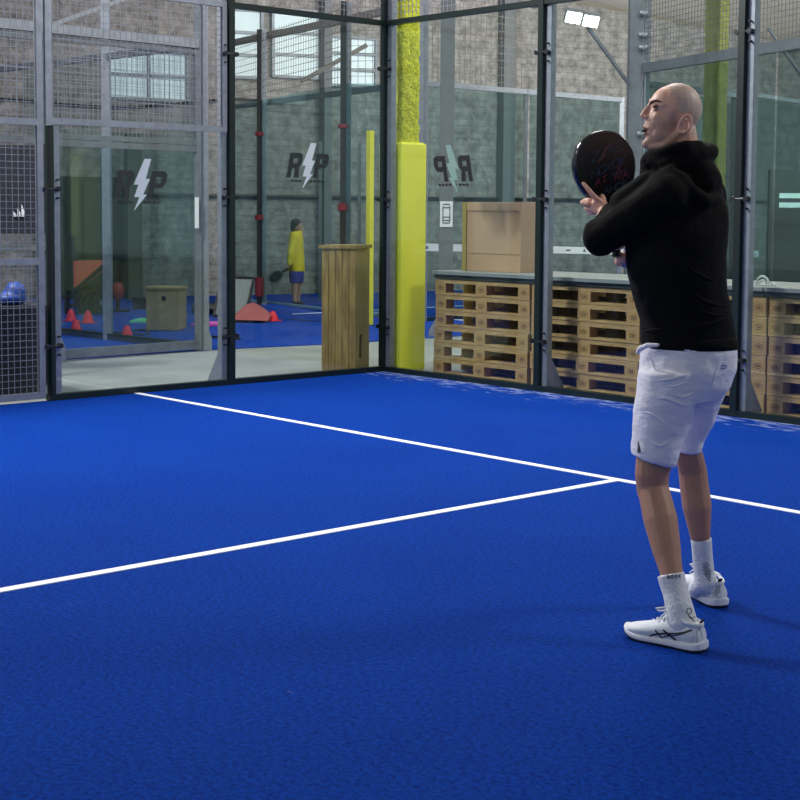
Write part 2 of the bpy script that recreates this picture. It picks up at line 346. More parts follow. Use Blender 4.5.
# windows in the wall; panes behind the glass also stand in for skylight reflections
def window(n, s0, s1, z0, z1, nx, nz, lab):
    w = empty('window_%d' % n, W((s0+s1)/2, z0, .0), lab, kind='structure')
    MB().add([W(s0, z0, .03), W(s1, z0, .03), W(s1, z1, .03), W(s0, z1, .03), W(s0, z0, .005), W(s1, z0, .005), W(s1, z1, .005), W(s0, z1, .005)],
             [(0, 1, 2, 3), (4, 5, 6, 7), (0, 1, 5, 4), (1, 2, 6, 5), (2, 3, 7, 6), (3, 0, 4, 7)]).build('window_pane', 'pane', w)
    mb = MB()
    for i in range(nx+1):
        s_ = s0+(s1-s0)*i/nx; mb.bar(W(s_, z0, .05), W(s_, z1, .05), .05, .05, side=WD)
    for i in range(nz+1):
        z = z0+(z1-z0)*i/nz; mb.bar(W(s0, z, .05), W(s1, z, .05), .05, .05)
    mb.build('window_frame', 'galv_dk', w)
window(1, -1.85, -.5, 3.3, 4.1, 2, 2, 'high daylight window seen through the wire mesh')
window(2, .3, .85, 3.75, 4.9, 1, 3, 'narrow tall high pane, also standing for glass reflections, beside the mesh door')
window(3, 1.05, 1.95, 3.8, 4.95, 1, 3, 'high pane, also standing for glass reflections, left of a wall column behind the glass')
window(4, 2.1, 3.05, 3.7, 4.55, 1, 3, 'high pane, also standing for glass reflections, right of a wall column behind the glass')
for k, (s_, m_, wd, zt, lab) in enumerate([(2.02, 'greycol', .14, 5.6, 'pale wall pier between the two high panes'), (5.75, 'greycol', .26, 5.6, 'wide grey wall pier right of the cardboard box')]):
    o = MB().box(W(s_, zt/2, .14), (wd, .22, zt), ROT).build('pier', m_); setp(o, lab, kind='structure')
o = MB().box(W(-1.6, 1.35, .5), (.24, .22, 2.7), ROT).build('hall_column', 'olive'); setp(o, 'olive brown hall column behind the orange board', 'column')
d = empty('door_1', W(-2.3, 0, .02), 'dark green service door in the back wall', kind='structure')
MB().box(W(-2.3, 1.0, .04), (1.5, .1, 2.0), ROT).build('door_frame', 'black', d)
MB().box(W(-2.16, .98, .1), (.3, .04, 1.9), ROT).build('door_leaf', 'darkgreen2', d)
MB().box(W(-2.62, .98, .1), (.5, .04, 1.9), ROT).build('door_leaf', 'darkgreen2', d)
o = MB()
for k in range(3): o.box(W(.2+k*.05, 1.55+.0*k, .1), (9, .05, .04), ROT)
# slim pipe along the wall
o = MB().tube(W(-4, 1.72, .08), W(14, 1.72, .08), .03).build('wall_pipe', 'black'); setp(o, 'dark pipe running along the grey back wall', 'pipe')
o = MB()
pts = [W(-5+i*.9, 3.12+.08*math.sin(i*1.3)+.03*i, .06) for i in range(8)]
o.path(pts, .025, 6); o = o.build('wall_cable', 'black'); setp(o, 'sagging dark cable on the wall behind the wire mesh', 'cable')

# ------------------------------------------------------------------ near court walls
HT = 3.164; H2 = 2.11; YA, YB = -1.72, -3.42
XS = [0, 1.94, 3.88, 5.82]
def glass(a, b, z0, z1, lab, cat='glass panel', grp=None, th=.012):
    a, b = Vector((a[0], a[1], 0)), Vector((b[0], b[1], 0)); a.z = b.z = (z0+z1)/2
    o = MB().bar(a, b, th, z1-z0, side=(b-a).cross(UP)).build('glass_panel', 'glass' if grp is None else grp); return setp(o, lab, cat)
g1 = glass((0, -.04), (0, YA+.04), .05, HT-.02, 'tall clear glass panel left of the corner with a lightning bolt logo')
g2 = glass((0, YA-.04), (0, YB+.06), .05, H2-.03, 'low clear glass panel under the wire mesh, with a lightning bolt logo')
g3 = glass((.06, 0), (XS[1]-.04, 0), .05, HT-.02, 'clear glass panel in front of the cardboard box, with a mirrored logo')
g4 = glass((XS[1]+.06, 0), (XS[2]-.04, 0), .05, HT-.02, 'clear glass panel behind the man in black')
g5 = glass((XS[2]+.06, 0), (XS[3]-.04, 0), .05, HT-.02, 'clear glass panel at the right edge behind the pallets')

# RP stickers: italic strokes in (u,v) with u along the wall, v up
def logo(panel, origin, udir, ndir, mirror, lm, bm_, k=1.0):
    o0 = Vector(origin); U = Vector(udir); Nn = Vector(ndir)
    def P(u, v):
        u = u + .22*v
        if mirror: u = -u
        return o0 + U*(u*k) + UP*(v*k)
    def poly(mb, pts): mb.prism([P(*p) for p in pts], Nn*.003)
    mb = MB()
    for ox, leg in ((-.27, True), (.085, False)):
        poly(mb, [(ox, -.13), (ox+.055, -.13), (ox+.055, .13), (ox, .13)])
        poly(mb, [(ox+.055, .075), (ox+.12, .075), (ox+.14, .13), (ox+.055, .13)])
        poly(mb, [(ox+.12, .075), (ox+.12, .03), (ox+.175, .02), (ox+.175, .1), (ox+.14, .13)])
        poly(mb, [(ox+.055, -.03), (ox+.14, -.03), (ox+.175, .02), (ox+.12, .03), (ox+.11, .02), (ox+.055, .02)])
        if leg: poly(mb, [(ox+.09, -.03), (ox+.145, -.03), (ox+.165, -.13), (ox+.105, -.13)])
    for i in range(9):
        if i not in (3, 4): poly(mb, [(-.2+i*.05, -.175), (-.165+i*.05, -.175), (-.165+i*.05, -.15), (-.2+i*.05, -.15)])
    mb.build('logo_letters', lm, panel)
    mb = MB()
    poly(mb, [(-.02, .24), (.05, .24), (.03, .055), (.075, .055), (.035, -.09), (.075, -.09), (-.03, -.24), (-.0, -.115), (-.055, -.115), (-.035, .0), (-.085, .0)])
    mb.build('lightning_bolt', bm_, panel)
logo(g2, (.012, -2.585, 1.665), (0, 1, 0), (1, 0, 0), False, 'logogry', 'whitestick', .86)
logo(g1, (.012, -.895, 1.86), (0, 1, 0), (1, 0, 0), False, 'logogry', 'whitestick', .82)
logo(g3, (.905, -.012, 1.84), (1, 0, 0), (0, -1, 0), True, 'logoblk', 'greenstick', .86)

def clamp(p, n, w):   # bolt plate with two bolts
    return MB().tube(p + w*.055 - n*.012, p + w*.055 + n*.03, .02, n=12).tube(p - w*.055 - n*.012, p - w*.055 + n*.03, .02, n=12).tube(p - w*.05, p + w*.05, .009, n=8)
def near_post(p, w, n, ztop, lab, galv_side=1, clamps=(.412, 1.575, 2.76), foot=True, pw=.055):
    p = Vector(p); w = Vector(w); n = Vector(n)   # w along the wall, n outwards
    r = empty('court_post', p, lab, 'post', 'posts of the near court')
    MB().bar(p+UP*0, p+UP*ztop, pw, .075, side=w).build('post_profile', 'dkgreen', r)
    q = p + w*(.058*galv_side) + n*.03
    MB().bar(q, q+UP*ztop, .056, .06, side=w).build('post_flange', 'galv', r)
    if foot: MB().prism([q+n*.03, q+n*.2, q+n*.2+UP*.03, q+n*.04+UP*.28], w*.012).build('foot_gusset', 'galv', r)
    for z in clamps:
        pc = p+UP*z - n*.03 + w*.01; clamp(pc, n, w).build('clamp', 'bolt', r)
        for dz in (-.07, .07): MB().tube(pc + w*.05*galv_side + UP*dz - n*.004, pc + w*.05*galv_side + UP*dz + n*.03, .008, n=8).build('bolt', 'bolt', r)
    return r
near_post((0, 0, 0), (1, 0, 0), (0, 1, 0), 4.3, 'corner post where the two glass walls of the near court meet', foot=False)
near_post((XS[1], 0, 0), (1, 0, 0), (0, 1, 0), 4.3, 'dark post with pale flange between cardboard box and man')
near_post((XS[2], 0, 0), (1, 0, 0), (0, 1, 0), 4.3, 'dark post with pale flange just right of the man')
near_post((XS[3], 0, 0), (1, 0, 0), (0, 1, 0), 4.3, 'dark post with pale flange beyond the right edge')
near_post((0, YA, 0), (0, -1, 0), (-1, 0, 0), HT+1.1, 'dark post between the tall and the low glass panel')
near_post((-.0, YB+.03, 0), (0, 1, 0), (-1, 0, 0), 2.1, 'short dark post beside the left wire mesh section', foot=True, clamps=(.42, 1.62), pw=.035)
def rail(a, b, w, h, m, name, lab, cat='rail'):
    o = MB().bar(a, b, w, h).build(name, m); return setp(o, lab, cat)
rail((0, .0, .022), (8, 0, .022), .07, .05, 'dkgreen', 'base_rail', 'dark green base rail under the back glass wall')
rail((0, .0, .022), (0, YB, .022), .07, .05, 'dkgreen', 'base_rail', 'dark green base rail under the left glass wall')
rail((.03, 0, HT), (8, 0, HT), .06, .045, 'dkgreen', 'top_rail', 'dark rail along the top of the back glass wall')
rail((0, -.03, HT), (0, YA+.03, HT), .06, .045, 'dkgreen', 'top_rail', 'dark rail along the top of the tall left glass panel')

def wire_panel(a, b, z0, z1, lab, pitch=.05, wr=.0022, frame=.05, fm='galv', rails=(), grp=None, wm='galv', pz=None):
    a, b = Vector((a[0], a[1], 0)), Vector((b[0], b[1], 0)); d = (b-a).normalized(); L = (b-a).length; pz = pz or pitch
    r = empty('wire_fence', (a+b)/2+UP*z0, lab, 'wire mesh', grp)
    mb = MB()
    for i in range(1, int(L/pitch)+1):
        q = a + d*(i*pitch); mb.bar(q+UP*z0, q+UP*z1, wr*2, wr*2, side=d)
    nrm = d.cross(UP)*wr*2
    for i in range(1, int((z1-z0)/pz)+1):
        z = z0+i*pz
        if z < z1: mb.bar(a+UP*z+nrm, b+UP*z+nrm, wr*2, wr*2)
    mb.build('wire_mesh', wm, r)
    mb = MB()
    if frame:
        f = frame
        mb.bar(a+d*f/2+UP*z0, a+d*f/2+UP*z1, f, f*.8, side=d).bar(b-d*f/2+UP*z0, b-d*f/2+UP*z1, f, f*.8, side=d)
        for z in [z0+f/2, z1-f/2]+list(rails): mb.bar(a+d*f+UP*z, b-d*f+UP*z, f*.8, f)
        mb.build('mesh_frame', fm, r)
    return r
wire_panel((.0, YA-.04), (.0, YB-.005), H2, HT+.02, 'square wire mesh panel above the low glass panel', frame=.045)
wire_panel((.0, YB-.03), (.0, YB-1.6), .02, HT+.9, 'tall wire mesh panel at the far left edge', frame=.05, rails=(1.07, 2.12))
wire_panel((.0, -.04), (.0, YA+.04), HT+.03, HT+1.1, 'wire mesh above the tall left glass panel', frame=0, pitch=.05)
wire_panel((.06, 0), (XS[1]-.04, 0), HT+.03, HT+1.1, 'wire mesh above the glass in front of the cardboard box', frame=0)
wire_panel((XS[1]+.06, 0), (XS[2]-.04, 0), HT+.03, HT+1.1, 'wire mesh above the glass behind the man', frame=0)

# ------------------------------------------------------------------ yellow pillars, box, column with notice
r = empty('yellow_pillar', (.02, .26, 0), 'steel column wrapped below in a bright yellow pad, behind the court corner', 'pillar')
pad = MB().box((-.015, .235, 1.045), (.31, .31, 2.09)).build('pillar_pad', 'yellow', r, bev=.012)
MB().box((-.015, .235, 2.094), (.27, .28, .012)).build('pad_rim', 'yellow', pad)
mb = MB()   # sprayed H section
for cx, sx, sy in ((-.145, .11, .2), (.05, .07, .24), (-.045, .18, .10)): mb.box((cx, .24, 4.9), (sx, sy, 5.7))
me = mb.fuse(.022, 2, disp=.035, dscale=.05); link_mesh('steel_column', me, 'yellow_rough', r)
y2 = at(713, 200, 18.7); r = empty('yellow_pillar', (y2.x, y2.y, 0), 'distant yellow pillar seen past the man\'s back', 'pillar')
MB().box((y2.x, y2.y, .8), (.3, .28, 1.6), -YAW*0+.7).build('pillar_pad', 'yellow', r, bev=.012)
mb = MB()
for dx in (-.1, .1): mb.box((y2.x+dx, y2.y, 4.4), (.05, .2, 5.6), 0)
mb.box((y2.x, y2.y, 4.4), (.2, .08, 5.6)); link_mesh('steel_column', mb.fuse(.025, 2, disp=.03, dscale=.06), 'yellow_dim', r)
g = at(370, 200, 19.0); o = MB().box((g.x, g.y, 1.25), (.07, .07, 2.5)).build('yellow_pole', 'yellow'); setp(o, 'thin yellow pole standing behind the tall wooden crate', 'pole')

# tall wooden plank crate behind the corner
nb = ground(355, 371.5); lb = ground(323, 369.5); nb = Vector((-.17, -.2, 0)) if nb.x > -.12 else nb
ux = (lb-nb); ux.z = 0; wdt = .33; ux.normalize(); uy = Vector((ux.y, -ux.x, 0))
if uy.dot(FH) < 0: uy = -uy
nb = at(355.5, 371, 13.38); nb.z = 0
ux = (-RH*.93 - FH*.05).normalized(); uy = (FH + RH*.32).normalized()
r = empty('wooden_crate', nb+ux*.15+uy*.15, 'tall narrow plank crate behind the glass beside the corner post', 'crate')
mb = MB()
for i in range(5):
    c = nb + ux*(.03+i*.062) + UP*.57; mb.prism([nb+ux*(i*.062+.002)+UP*.005, nb+ux*(i*.062+.06)+UP*.005, nb+ux*(i*.062+.06)+UP*1.13, nb+ux*(i*.062+.002)+UP*1.13], uy*.02)
mb.build('plank_front', 'plankwood', r, bev=.002)
mb = MB()
for i in range(4):
    z0 = .005 if i != 1 else .34
    mb.prism([nb+uy*(.02+i*.09)+UP*z0, nb+uy*(.107+i*.09)+UP*z0, nb+uy*(.107+i*.09)+UP*1.13, nb+uy*(.02+i*.09)+UP*1.13], ux*.02)
mb.prism([nb+uy*.11+UP*.005, nb+uy*.197+UP*.005, nb+uy*.197+UP*.12, nb+uy*.11+UP*.12], ux*.02)
mb.build('plank_side', 'plankpale', r, bev=.002)
MB().prism([nb+uy*.1+ux*.03+UP*.1, nb+uy*.2+ux*.03+UP*.1, nb+uy*.2+ux*.03+UP*.36, nb+uy*.1+ux*.03+UP*.36], ux*.005).build('hole_backing', 'black', r)
MB().prism([nb-ux*.015-uy*.015+UP*1.13, nb+ux*.335-uy*.015+UP*1.13, nb+ux*.335+uy*.4+UP*1.13, nb-ux*.015+uy*.4+UP*1.13], UP*.03).build('crate_lid', 'plankwood', r)
mb = MB()
mb.prism([nb+ux*.29+uy*.02+UP*.005, nb+ux*.29+uy*.38+UP*.005, nb+ux*.29+uy*.38+UP*1.13, nb+ux*.29+uy*.02+UP*1.13], ux*.02)
mb.prism([nb+uy*.37+UP*.005+ux*.02, nb+ux*.29+uy*.37+UP*.005, nb+ux*.29+uy*.37+UP*1.13, nb+uy*.37+UP*1.13+ux*.02], uy*.012); mb.build('crate_back', 'plankwood', r)

g = ground(445, 336); g.z = 0
r = empty('steel_column', g, 'flat grey steel column with a paper notice, between yellow pillar and cardboard box', 'column')
MB().bar(g, g+UP*5.4, .165, .14, side=RH).build('column_shaft', 'greycol', r)
MB().prism([g-RH*.09-FH*.08, g-RH*.2-FH*.08, g-RH*.19-FH*.08+UP*.08, g-RH*.09-FH*.08+UP*.25], FH*.02).build('foot_gusset', 'galv', r)
q = g - FH*.078
nt_ = MB().prism([q-RH*.075+UP*1.29, q+RH*.075+UP*1.29, q+RH*.075+UP*1.59, q-RH*.075+UP*1.59], -FH*.004).build('notice_sheet', 'paper', r)
mb = MB(); q = g-FH*.084
for z in (1.55, 1.51, 1.4, 1.36, 1.33): mb.prism([q-RH*.04+UP*z, q+RH*.04+UP*z, q+RH*.04+UP*(z+.012), q-RH*.04+UP*(z+.012)], -FH*.002)
for x in (-.045, .035): mb.prism([q+RH*x+UP*1.34, q+RH*(x+.01)+UP*1.34, q+RH*(x+.01)+UP*1.54, q+RH*x+UP*1.54], -FH*.002)
mb.build('notice_print', 'ink', nt_)

# ------------------------------------------------------------------ pallets, worktop, cardboard box
PW, PD, PH = 1.168, .8, .1432
def make_pallet(x0, y0, z0, lab, grp):
    r = empty('pallet', (x0+PW/2, y0+PD/2, z0), lab, 'pallet', grp)
    for y in (0, PD/2-.05, PD-.1): MB().box((x0+PW/2, y0+y+.05, z0+.011), (PW, .1, .02)).build('bottom_board', 'wood', r)
    for i, x in enumerate((.068, PW/2, PW-.068)):
        for j, y in enumerate((.05, PD/2, PD-.05)):
            b = MB().box((x0+x, y0+y, z0+.0635), (.135, .1, .084)).build('block', 'block', r)
            if j == 0:
                s_ = MB(); c = Vector((x0+x, y0-.001, z0+.0635))
                if i != 1 or True:
                    s_.path([c+Vector((.036*math.cos(t*PI/8), 0, .019*math.sin(t*PI/8))) for t in range(16)], .0016, 4, closed=True)
                    s_.box(c+Vector((-.014, 0, 0)), (.005, .002, .016)).box(c+Vector((-.002, 0, 0)), (.005, .002, .016)).box(c+Vector((.012, 0, 0)), (.01, .002, .014))
                s_.build('stamp', 'stamp', b)
    mb = MB()
    for y in (0, PD/2-.05, PD-.1): mb.box((x0+PW/2, y0+y+.05, z0+.1125), (PW, .1, .013))
    mb.build('stringer', 'wood', r)
    mb = MB()
    for i, y in enumerate((0, .17, .34, .51, .68)): mb.box((x0+PW/2, y0+y+.06, z0+.1305), (PW, .12, .022))
    mb.build('top_deck', 'wood', r)
    return r
order = ['bottom', 'second from bottom', 'third from bottom', 'fourth from bottom', 'fifth from bottom', 'topmost']
STK = [(.425, 'pallet stack under the cardboard box'), (1.604, 'pallet stack between the box post and the man'), (2.785, 'pallet stack mostly hidden behind the man'), (3.967, 'pallet stack at the right edge of the photo')]
p0 = None
for si, (x, nm) in enumerate(STK):
    for k in range(6):
        lab = 'wooden pallet, %s in the %s' % (order[k], nm)
        jx, jy = random.uniform(-.008, .008) - (.025 if k < 3 and si == 0 else 0), random.uniform(-.006, .01)
        if p0 is None: p0 = make_pallet(x, .26, 0, lab, 'stacked wooden pallets'); p = p0; base = Vector(p0.location)
        else: p = dup(p0); p['label'] = lab
        p.location = base + Vector((x-STK[0][0]+jx, jy, k*(PH+.0006)))
zt = 6*(PH+.0006)+.002
for a, b, lab in ((.42, 3.94, 'grey green worktop lying on the pallets below the cardboard box'), (3.955, 6, 'grey green worktop on the pallets at the right edge')):
    r = empty('worktop', ((a+b)/2, .65, zt), lab, 'worktop')
    MB().box(((a+b)/2, .65, zt+.02), (b-a, .82, .035)).build('worktop_underlay', 'slabdk', r)
    MB().box(((a+b)/2, .64, zt+.055), (b-a+.0, .86, .032)).build('worktop_slab', 'slab', r, bev=.003)
zt += .0715
# cardboard box: front at y=.45
r = empty('cardboard_box', (.94, .6, zt), 'large closed brown cardboard box standing on the pallet worktop', 'box')
MB().box((.89, .66, zt+.31), (.72, .34, .62)).build('box_body', 'card', r, bev=.004)
MB().box((.555, .483, zt+.31), (.05, .012, .62)).build('side_flap', 'card2', r)
MB().box((.915, .484, zt+.58), (.655, .01, .075)).build('top_flap', 'card', r)
MB().box((.915, .486, zt+.16), (.655, .004, .0025)).build('crease', 'card2', r)
pts = [Vector((3.86+.055*math.cos(t), .33, zt+.012+.06*math.sin(t))) for t in [PI*i/10 for i in range(11)]]
mb = MB().path(pts, .008).path([p*1 + Vector((0, .0, 0)) - (p-Vector((3.86, .33, zt)))*.4 for p in pts], .008)
mb.path([(3.80, .33, zt+.01), (3.93, .33, zt+.01), (3.97, .3, zt+.03), (4.0, .28, zt+.01)], .007)
o = mb.build('hose_coil', 'hose'); setp(o, 'small pale hose coil on the worktop right of the post', 'hose')

# ------------------------------------------------------------------ other courts
def far_post(g, z, lab, m='dkgreen', w=.08, pads=(), gal=True, padm='redpad', side=None):
    g = Vector(g); g.z = 0; side = Vector(side) if side else RH
    r = empty('court_post', g, lab, 'post', 'posts of the courts beyond')
    MB().bar(g, g+UP*z, w, w, side=side).build('post_profile', m, r)
    if gal: q = g+side*(w*.95); MB().bar(q+FH*.03, q+FH*.03+UP*z, w*.9, w*.7, side=side).build('post_flange', 'galv', r)
    for zz, h in pads: MB().tube(g+UP*(zz-h/2), g+UP*(zz+h/2), w*.95, n=14).build('foam_pad', padm, r, bev=.01)
    return r
# neighbouring court A (left)
A0 = Vector((-2.72, -.2, 0)); A1 = Vector((-2.64, -1.96, 0)); A2 = Vector((-4.38, -.3, 0)); A3 = Vector((-6.1, -.42, 0)); A4 = Vector((-2.55, -3.6, 0)); A5 = Vector((-7.8, -.52, 0))
def gusset(r, g, d):
    MB().prism([g+d*.04, g+d*.14, g+d*.14+UP*.12, g+d*.09+UP*.26, g+d*.04+UP*.3], FH*.015).build('foot_gusset', 'galv', r)
r = far_post(A0, 4.3, 'galvanised corner post of the court behind the low glass panel', 'galv_dk', .075); gusset(r, A0, RH*1)
r = far_post(A1, 4.3, 'galvanised post near the left mesh, behind the low glass panel', 'galv', .085, gal=False); gusset(r, A1, RH)
far_post(A2, 4.3, 'galvanised post beside the orange board', 'galv', .095, gal=False)
far_post(A4, 4.3, 'galvanised post seen behind the far left wire mesh', 'galv_dk', .075)
glass(A1, A0, .1, H2, 'glass pane of the neighbouring court, on its corridor side', grp='glass_mid')
glass(A0, A2, .06, HT, 'glass pane behind the walkway, right of the orange board', grp='glass_mid')
glass(A2, A3, .06, HT, 'glass pane in front of the orange board', grp='glass_mid')
rail(A1+UP*.06, A0+UP*.06, .07, .09, 'galv_dk', 'base_rail', 'grey base rail on the walkway side of the neighbouring court')
rail(A0+UP*.04, A5+UP*.04, .06, .07, 'dkgreen', 'base_rail', 'dark base rail running away behind the red cones')
rail(A4+UP*3.18, A0+UP*3.18, .08, .09, 'galv', 'top_rail', 'galvanised top rail seen through the mesh behind the low panel')
rail(A0+UP*2.1, A1+UP*2.1, .05, .06, 'galv_dk', 'mid_rail', 'grey rail on top of the low neighbouring glass pane')
rail(A0+UP*HT, A5+UP*HT, .06, .07, 'galv_dk', 'top_rail', 'grey top rail running away from the neighbouring court corner')
wire_panel(A1, A0, 2.14, 3.12, 'wire mesh of the neighbouring court above its glass', pitch=.05, wr=.002, frame=.05, fm='galv_dk')
wire_panel(A4, A1, .1, 3.12, 'wire mesh of the neighbouring court behind the far left mesh', pitch=.1, wr=.002, frame=.06, fm='galv_dk', rails=(1.1, 2.12))
o = MB().bar(A0+UP*3.9-FH*.02, A1+UP*3.2, .035, .035).build('brace', 'galv'); setp(o, 'diagonal galvanised brace at top of the neighbouring court', 'brace')
q = A0 - FH*.1 + RH*.0
o = MB().bar(q+UP*1.28, q+UP*1.6, .04, .03, side=RH).build('door_pull', 'white'); setp(o, 'white vertical strip fixed to the neighbouring corner post', 'handle')
# court B (middle distance)
B0 = Vector((-4.3, 4.4, 0)); bx = [(-6.1, 4.66), (-8.3, 4.9), (-9.9, 5.15)]
BP = [Vector((x, y, 0)) for x, y in bx]
PB = {}
g342 = at(342.5, 300, 19.9); g342.z = 0; g260 = at(259.5, 300, 23.0); g260.z = 0
dB = (g342-g260).normalized(); Bc = g342 + dB*((B0-g342).dot(dB)); Bl = g260 - dB*2.0
far_post(g260, 4.25, 'black post with red pads left of the child', 'black', .075, pads=((.28, .3), (1.36, .08), (2.65, .06)))
far_post(g342, 4.25, 'black post with red pads right of the child', 'black', .075, pads=((1.52, .1), (2.6, .05)))
far_post(B0, 4.25, 'galvanised corner post hidden behind the big yellow pillar', 'galv', .07)
far_post(Bl, 4.25, 'black post partly behind the near court post', 'black', .07)
g318 = at(320, 300, 24.2); g318.z = 0; o = MB().bar(g318, g318+UP*2.6, .05, .05, side=RH).build('net_post', 'greycol'); setp(o, 'thin grey post above the child in yellow', 'post')
g358 = at(359, 300, 24.6); g358.z = 0; o = MB().bar(g358, g358+UP*2.6, .05, .05, side=RH).build('net_post', 'greycol'); setp(o, 'thin grey post left of the thin yellow pole', 'post')
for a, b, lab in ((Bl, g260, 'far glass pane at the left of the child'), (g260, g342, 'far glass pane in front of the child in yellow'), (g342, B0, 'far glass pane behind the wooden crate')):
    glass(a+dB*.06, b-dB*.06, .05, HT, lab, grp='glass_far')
rail(Bl+UP*.02, B0+UP*.02, .04, .035, 'white', 'base_rail', 'pale base rail near the child in yellow')
rail(Bl+UP*HT, B0+UP*HT, .07, .08, 'galv_dk', 'top_rail', 'grey rail crossing the wall above the left sticker')
rail(Bl+UP*4.2, B0+UP*4.2, .07, .1, 'roofsteel', 'mesh_rail', 'upper dark rail crossing in front of the high panes')
wire_panel(Bl, g342, HT, 4.2, 'fine far wire mesh in front of the high panes', pitch=.1, wr=.0028, frame=0, wm='roofsteel')
wire_panel(g342, B0, HT, 4.2, 'fine far wire mesh above the tall wooden crate', pitch=.1, wr=.0028, frame=0, wm='roofsteel')
o = MB().bar(at(300, 82, 21)+Vector((0, 0, 0)), at(367, 45, 21), .05, .06).build('diagonal_strut', 'roofsteel'); setp(o, 'diagonal steel strut in front of the high panes', 'strut')
B2 = Vector((-4.26, 8.47, 0)); dY = (B2-B0).normalized()
far_post(B2, 3.2, 'slim galvanised post left of the big bracketed column', 'galv', .07, gal=False)
far_post(B0+dY*2.0, 3.2, 'slim galvanised post behind the cardboard box glass', 'galv_dk', .05, gal=False)
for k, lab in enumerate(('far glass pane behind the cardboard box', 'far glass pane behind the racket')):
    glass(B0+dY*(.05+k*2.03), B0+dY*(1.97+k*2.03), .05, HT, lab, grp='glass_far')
rail(B0+UP*HT, B2+UP*HT, .06, .07, 'galv', 'top_rail', 'pale top rail above the cardboard box and racket')
rail(B0+UP*.03, B2+UP*.03, .06, .05, 'dkgreen', 'base_rail', 'dark base rail far behind the pallets')
wire_panel(B0, B0+dY*1.9, HT, 4.2, 'far wire mesh above the cardboard box', pitch=.1, wr=.0028, frame=0, wm='roofsteel')
# white sponsor tape on that glass
r = empty('sponsor_tape', B0+dY*2+UP*.9, 'white tape with small dark emblems across the far glass', 'tape')
q0, q1 = B0+WN*.03-dY*.1, B2+WN*.03+dY*3.5
q0.z, q1.z = .985, .70
for v in (q0, q1): v.x += .03
q0.z = 1.0; q1 = q0 + (q1-q0); q1.z = .80
MB().bar(q0, q1, .006, .1).build('tape_band', 'paper', r)
mb = MB(); n_ = 22
for i in range(n_):
    c = q0.lerp(q1, (i+.5)/n_) + Vector((.006, 0, 0)); d_ = (q1-q0).normalized(); 
    if i % 3 != 2: mb.prism([c-d_*.03-UP*.02, c+d_*.03-UP*.02, c+UP*.028], Vector((.003, 0, 0)))
    else: mb.box(c, (.003, .1, .02))
mb.build('tape_emblem', 'ink', r)
# court D (right), with bracketed column
D0 = Vector((-1.03, 4.9, 0)); D1 = Vector((1.78, 3.91, 0)); D2 = Vector((-2.17, 8.4, 0)); D3 = Vector((-2.55, 10.6, 0))
r = empty('bracketed_column', D0, 'big galvanised corner column with bolts and brackets left of the man\'s head', 'column')
MB().bar(D0-RH*.06, D0-RH*.06+UP*6, .16, .16, side=RH).build('column_shaft', 'galv_dk', r)
MB().bar(D0+RH*.07-FH*.05, D0+RH*.07-FH*.05+UP*6, .07, .06, side=RH).build('column_flange', 'galv', r)
for z in (4.1, 3.8, 3.55, 3.4, 2.4, 1.5): 
    c = D0+RH*.01-FH*.12+UP*z; MB().tube(c-RH*.05, c+RH*.05, .03).tube(c, c-FH*.05, .02).box(c+RH*.02, (.05, .05, .06)).build('bracket', 'galv', r)
dD = (D1-D0).normalized()
rail(D0+UP*HT+dD*.1, D0+dD*5.5+UP*HT, .08, .11, 'galv_dk', 'top_rail', 'heavy grey top rail above the man\'s head')
far_post(D0+dD*3.35, 6, 'galvanised upper post near the top right corner', 'galv_dk', .07, gal=False)
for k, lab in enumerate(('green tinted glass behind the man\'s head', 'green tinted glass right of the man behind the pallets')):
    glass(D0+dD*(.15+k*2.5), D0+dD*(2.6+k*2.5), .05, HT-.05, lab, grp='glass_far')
wire_panel(D0+dD*.1, D0+dD*3.3, HT+.05, 4.8, 'wire mesh above the heavy rail at top right', pitch=.06, wr=.0024, frame=0, wm='galv_dk')
wire_panel(D0+dD*3.4, D0+dD*5.4, HT+.05, 4.8, 'wire mesh in the top right corner', pitch=.06, wr=.0024, frame=0, wm='galv_dk')
rail(D0+UP*3.0, D2+UP*3.12, .06, .07, 'galv_dk', 'top_rail', 'rail receding behind the man\'s head')
rail(D2+UP*HT, D3+UP*HT, .06, .06, 'galv_dk', 'top_rail', 'far rail right of the distant yellow pillar')
far_post(D2, HT, 'dark far post right of the distant yellow pillar', 'dkgreen', .09)
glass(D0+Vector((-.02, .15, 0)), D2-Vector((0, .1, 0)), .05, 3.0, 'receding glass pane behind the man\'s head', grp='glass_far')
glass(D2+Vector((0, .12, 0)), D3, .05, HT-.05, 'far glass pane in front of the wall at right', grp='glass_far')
g = at(799, 240, 21); 
o = MB().bar(Vector((g.x, g.y, 0)), Vector((g.x, g.y, 2.1)), .9, .12, side=RH).build('service_cabinet', 'darkgreen2'); setp(o, 'tall dark green cabinet at the right edge behind the worktop', 'cabinet')
g = at(790, 200, 20.6); r = empty('pale_windows', g, 'pair of small pale glowing strips standing in for windows at the right edge', 'glazing')  # glowing strips standing in for small far windows
for dz in (.06, -.07): MB().bar(g-RH*.15+UP*dz, g+RH*.22+UP*dz, .02, .07).build('pale_window_strip', 'glowstrip', r)
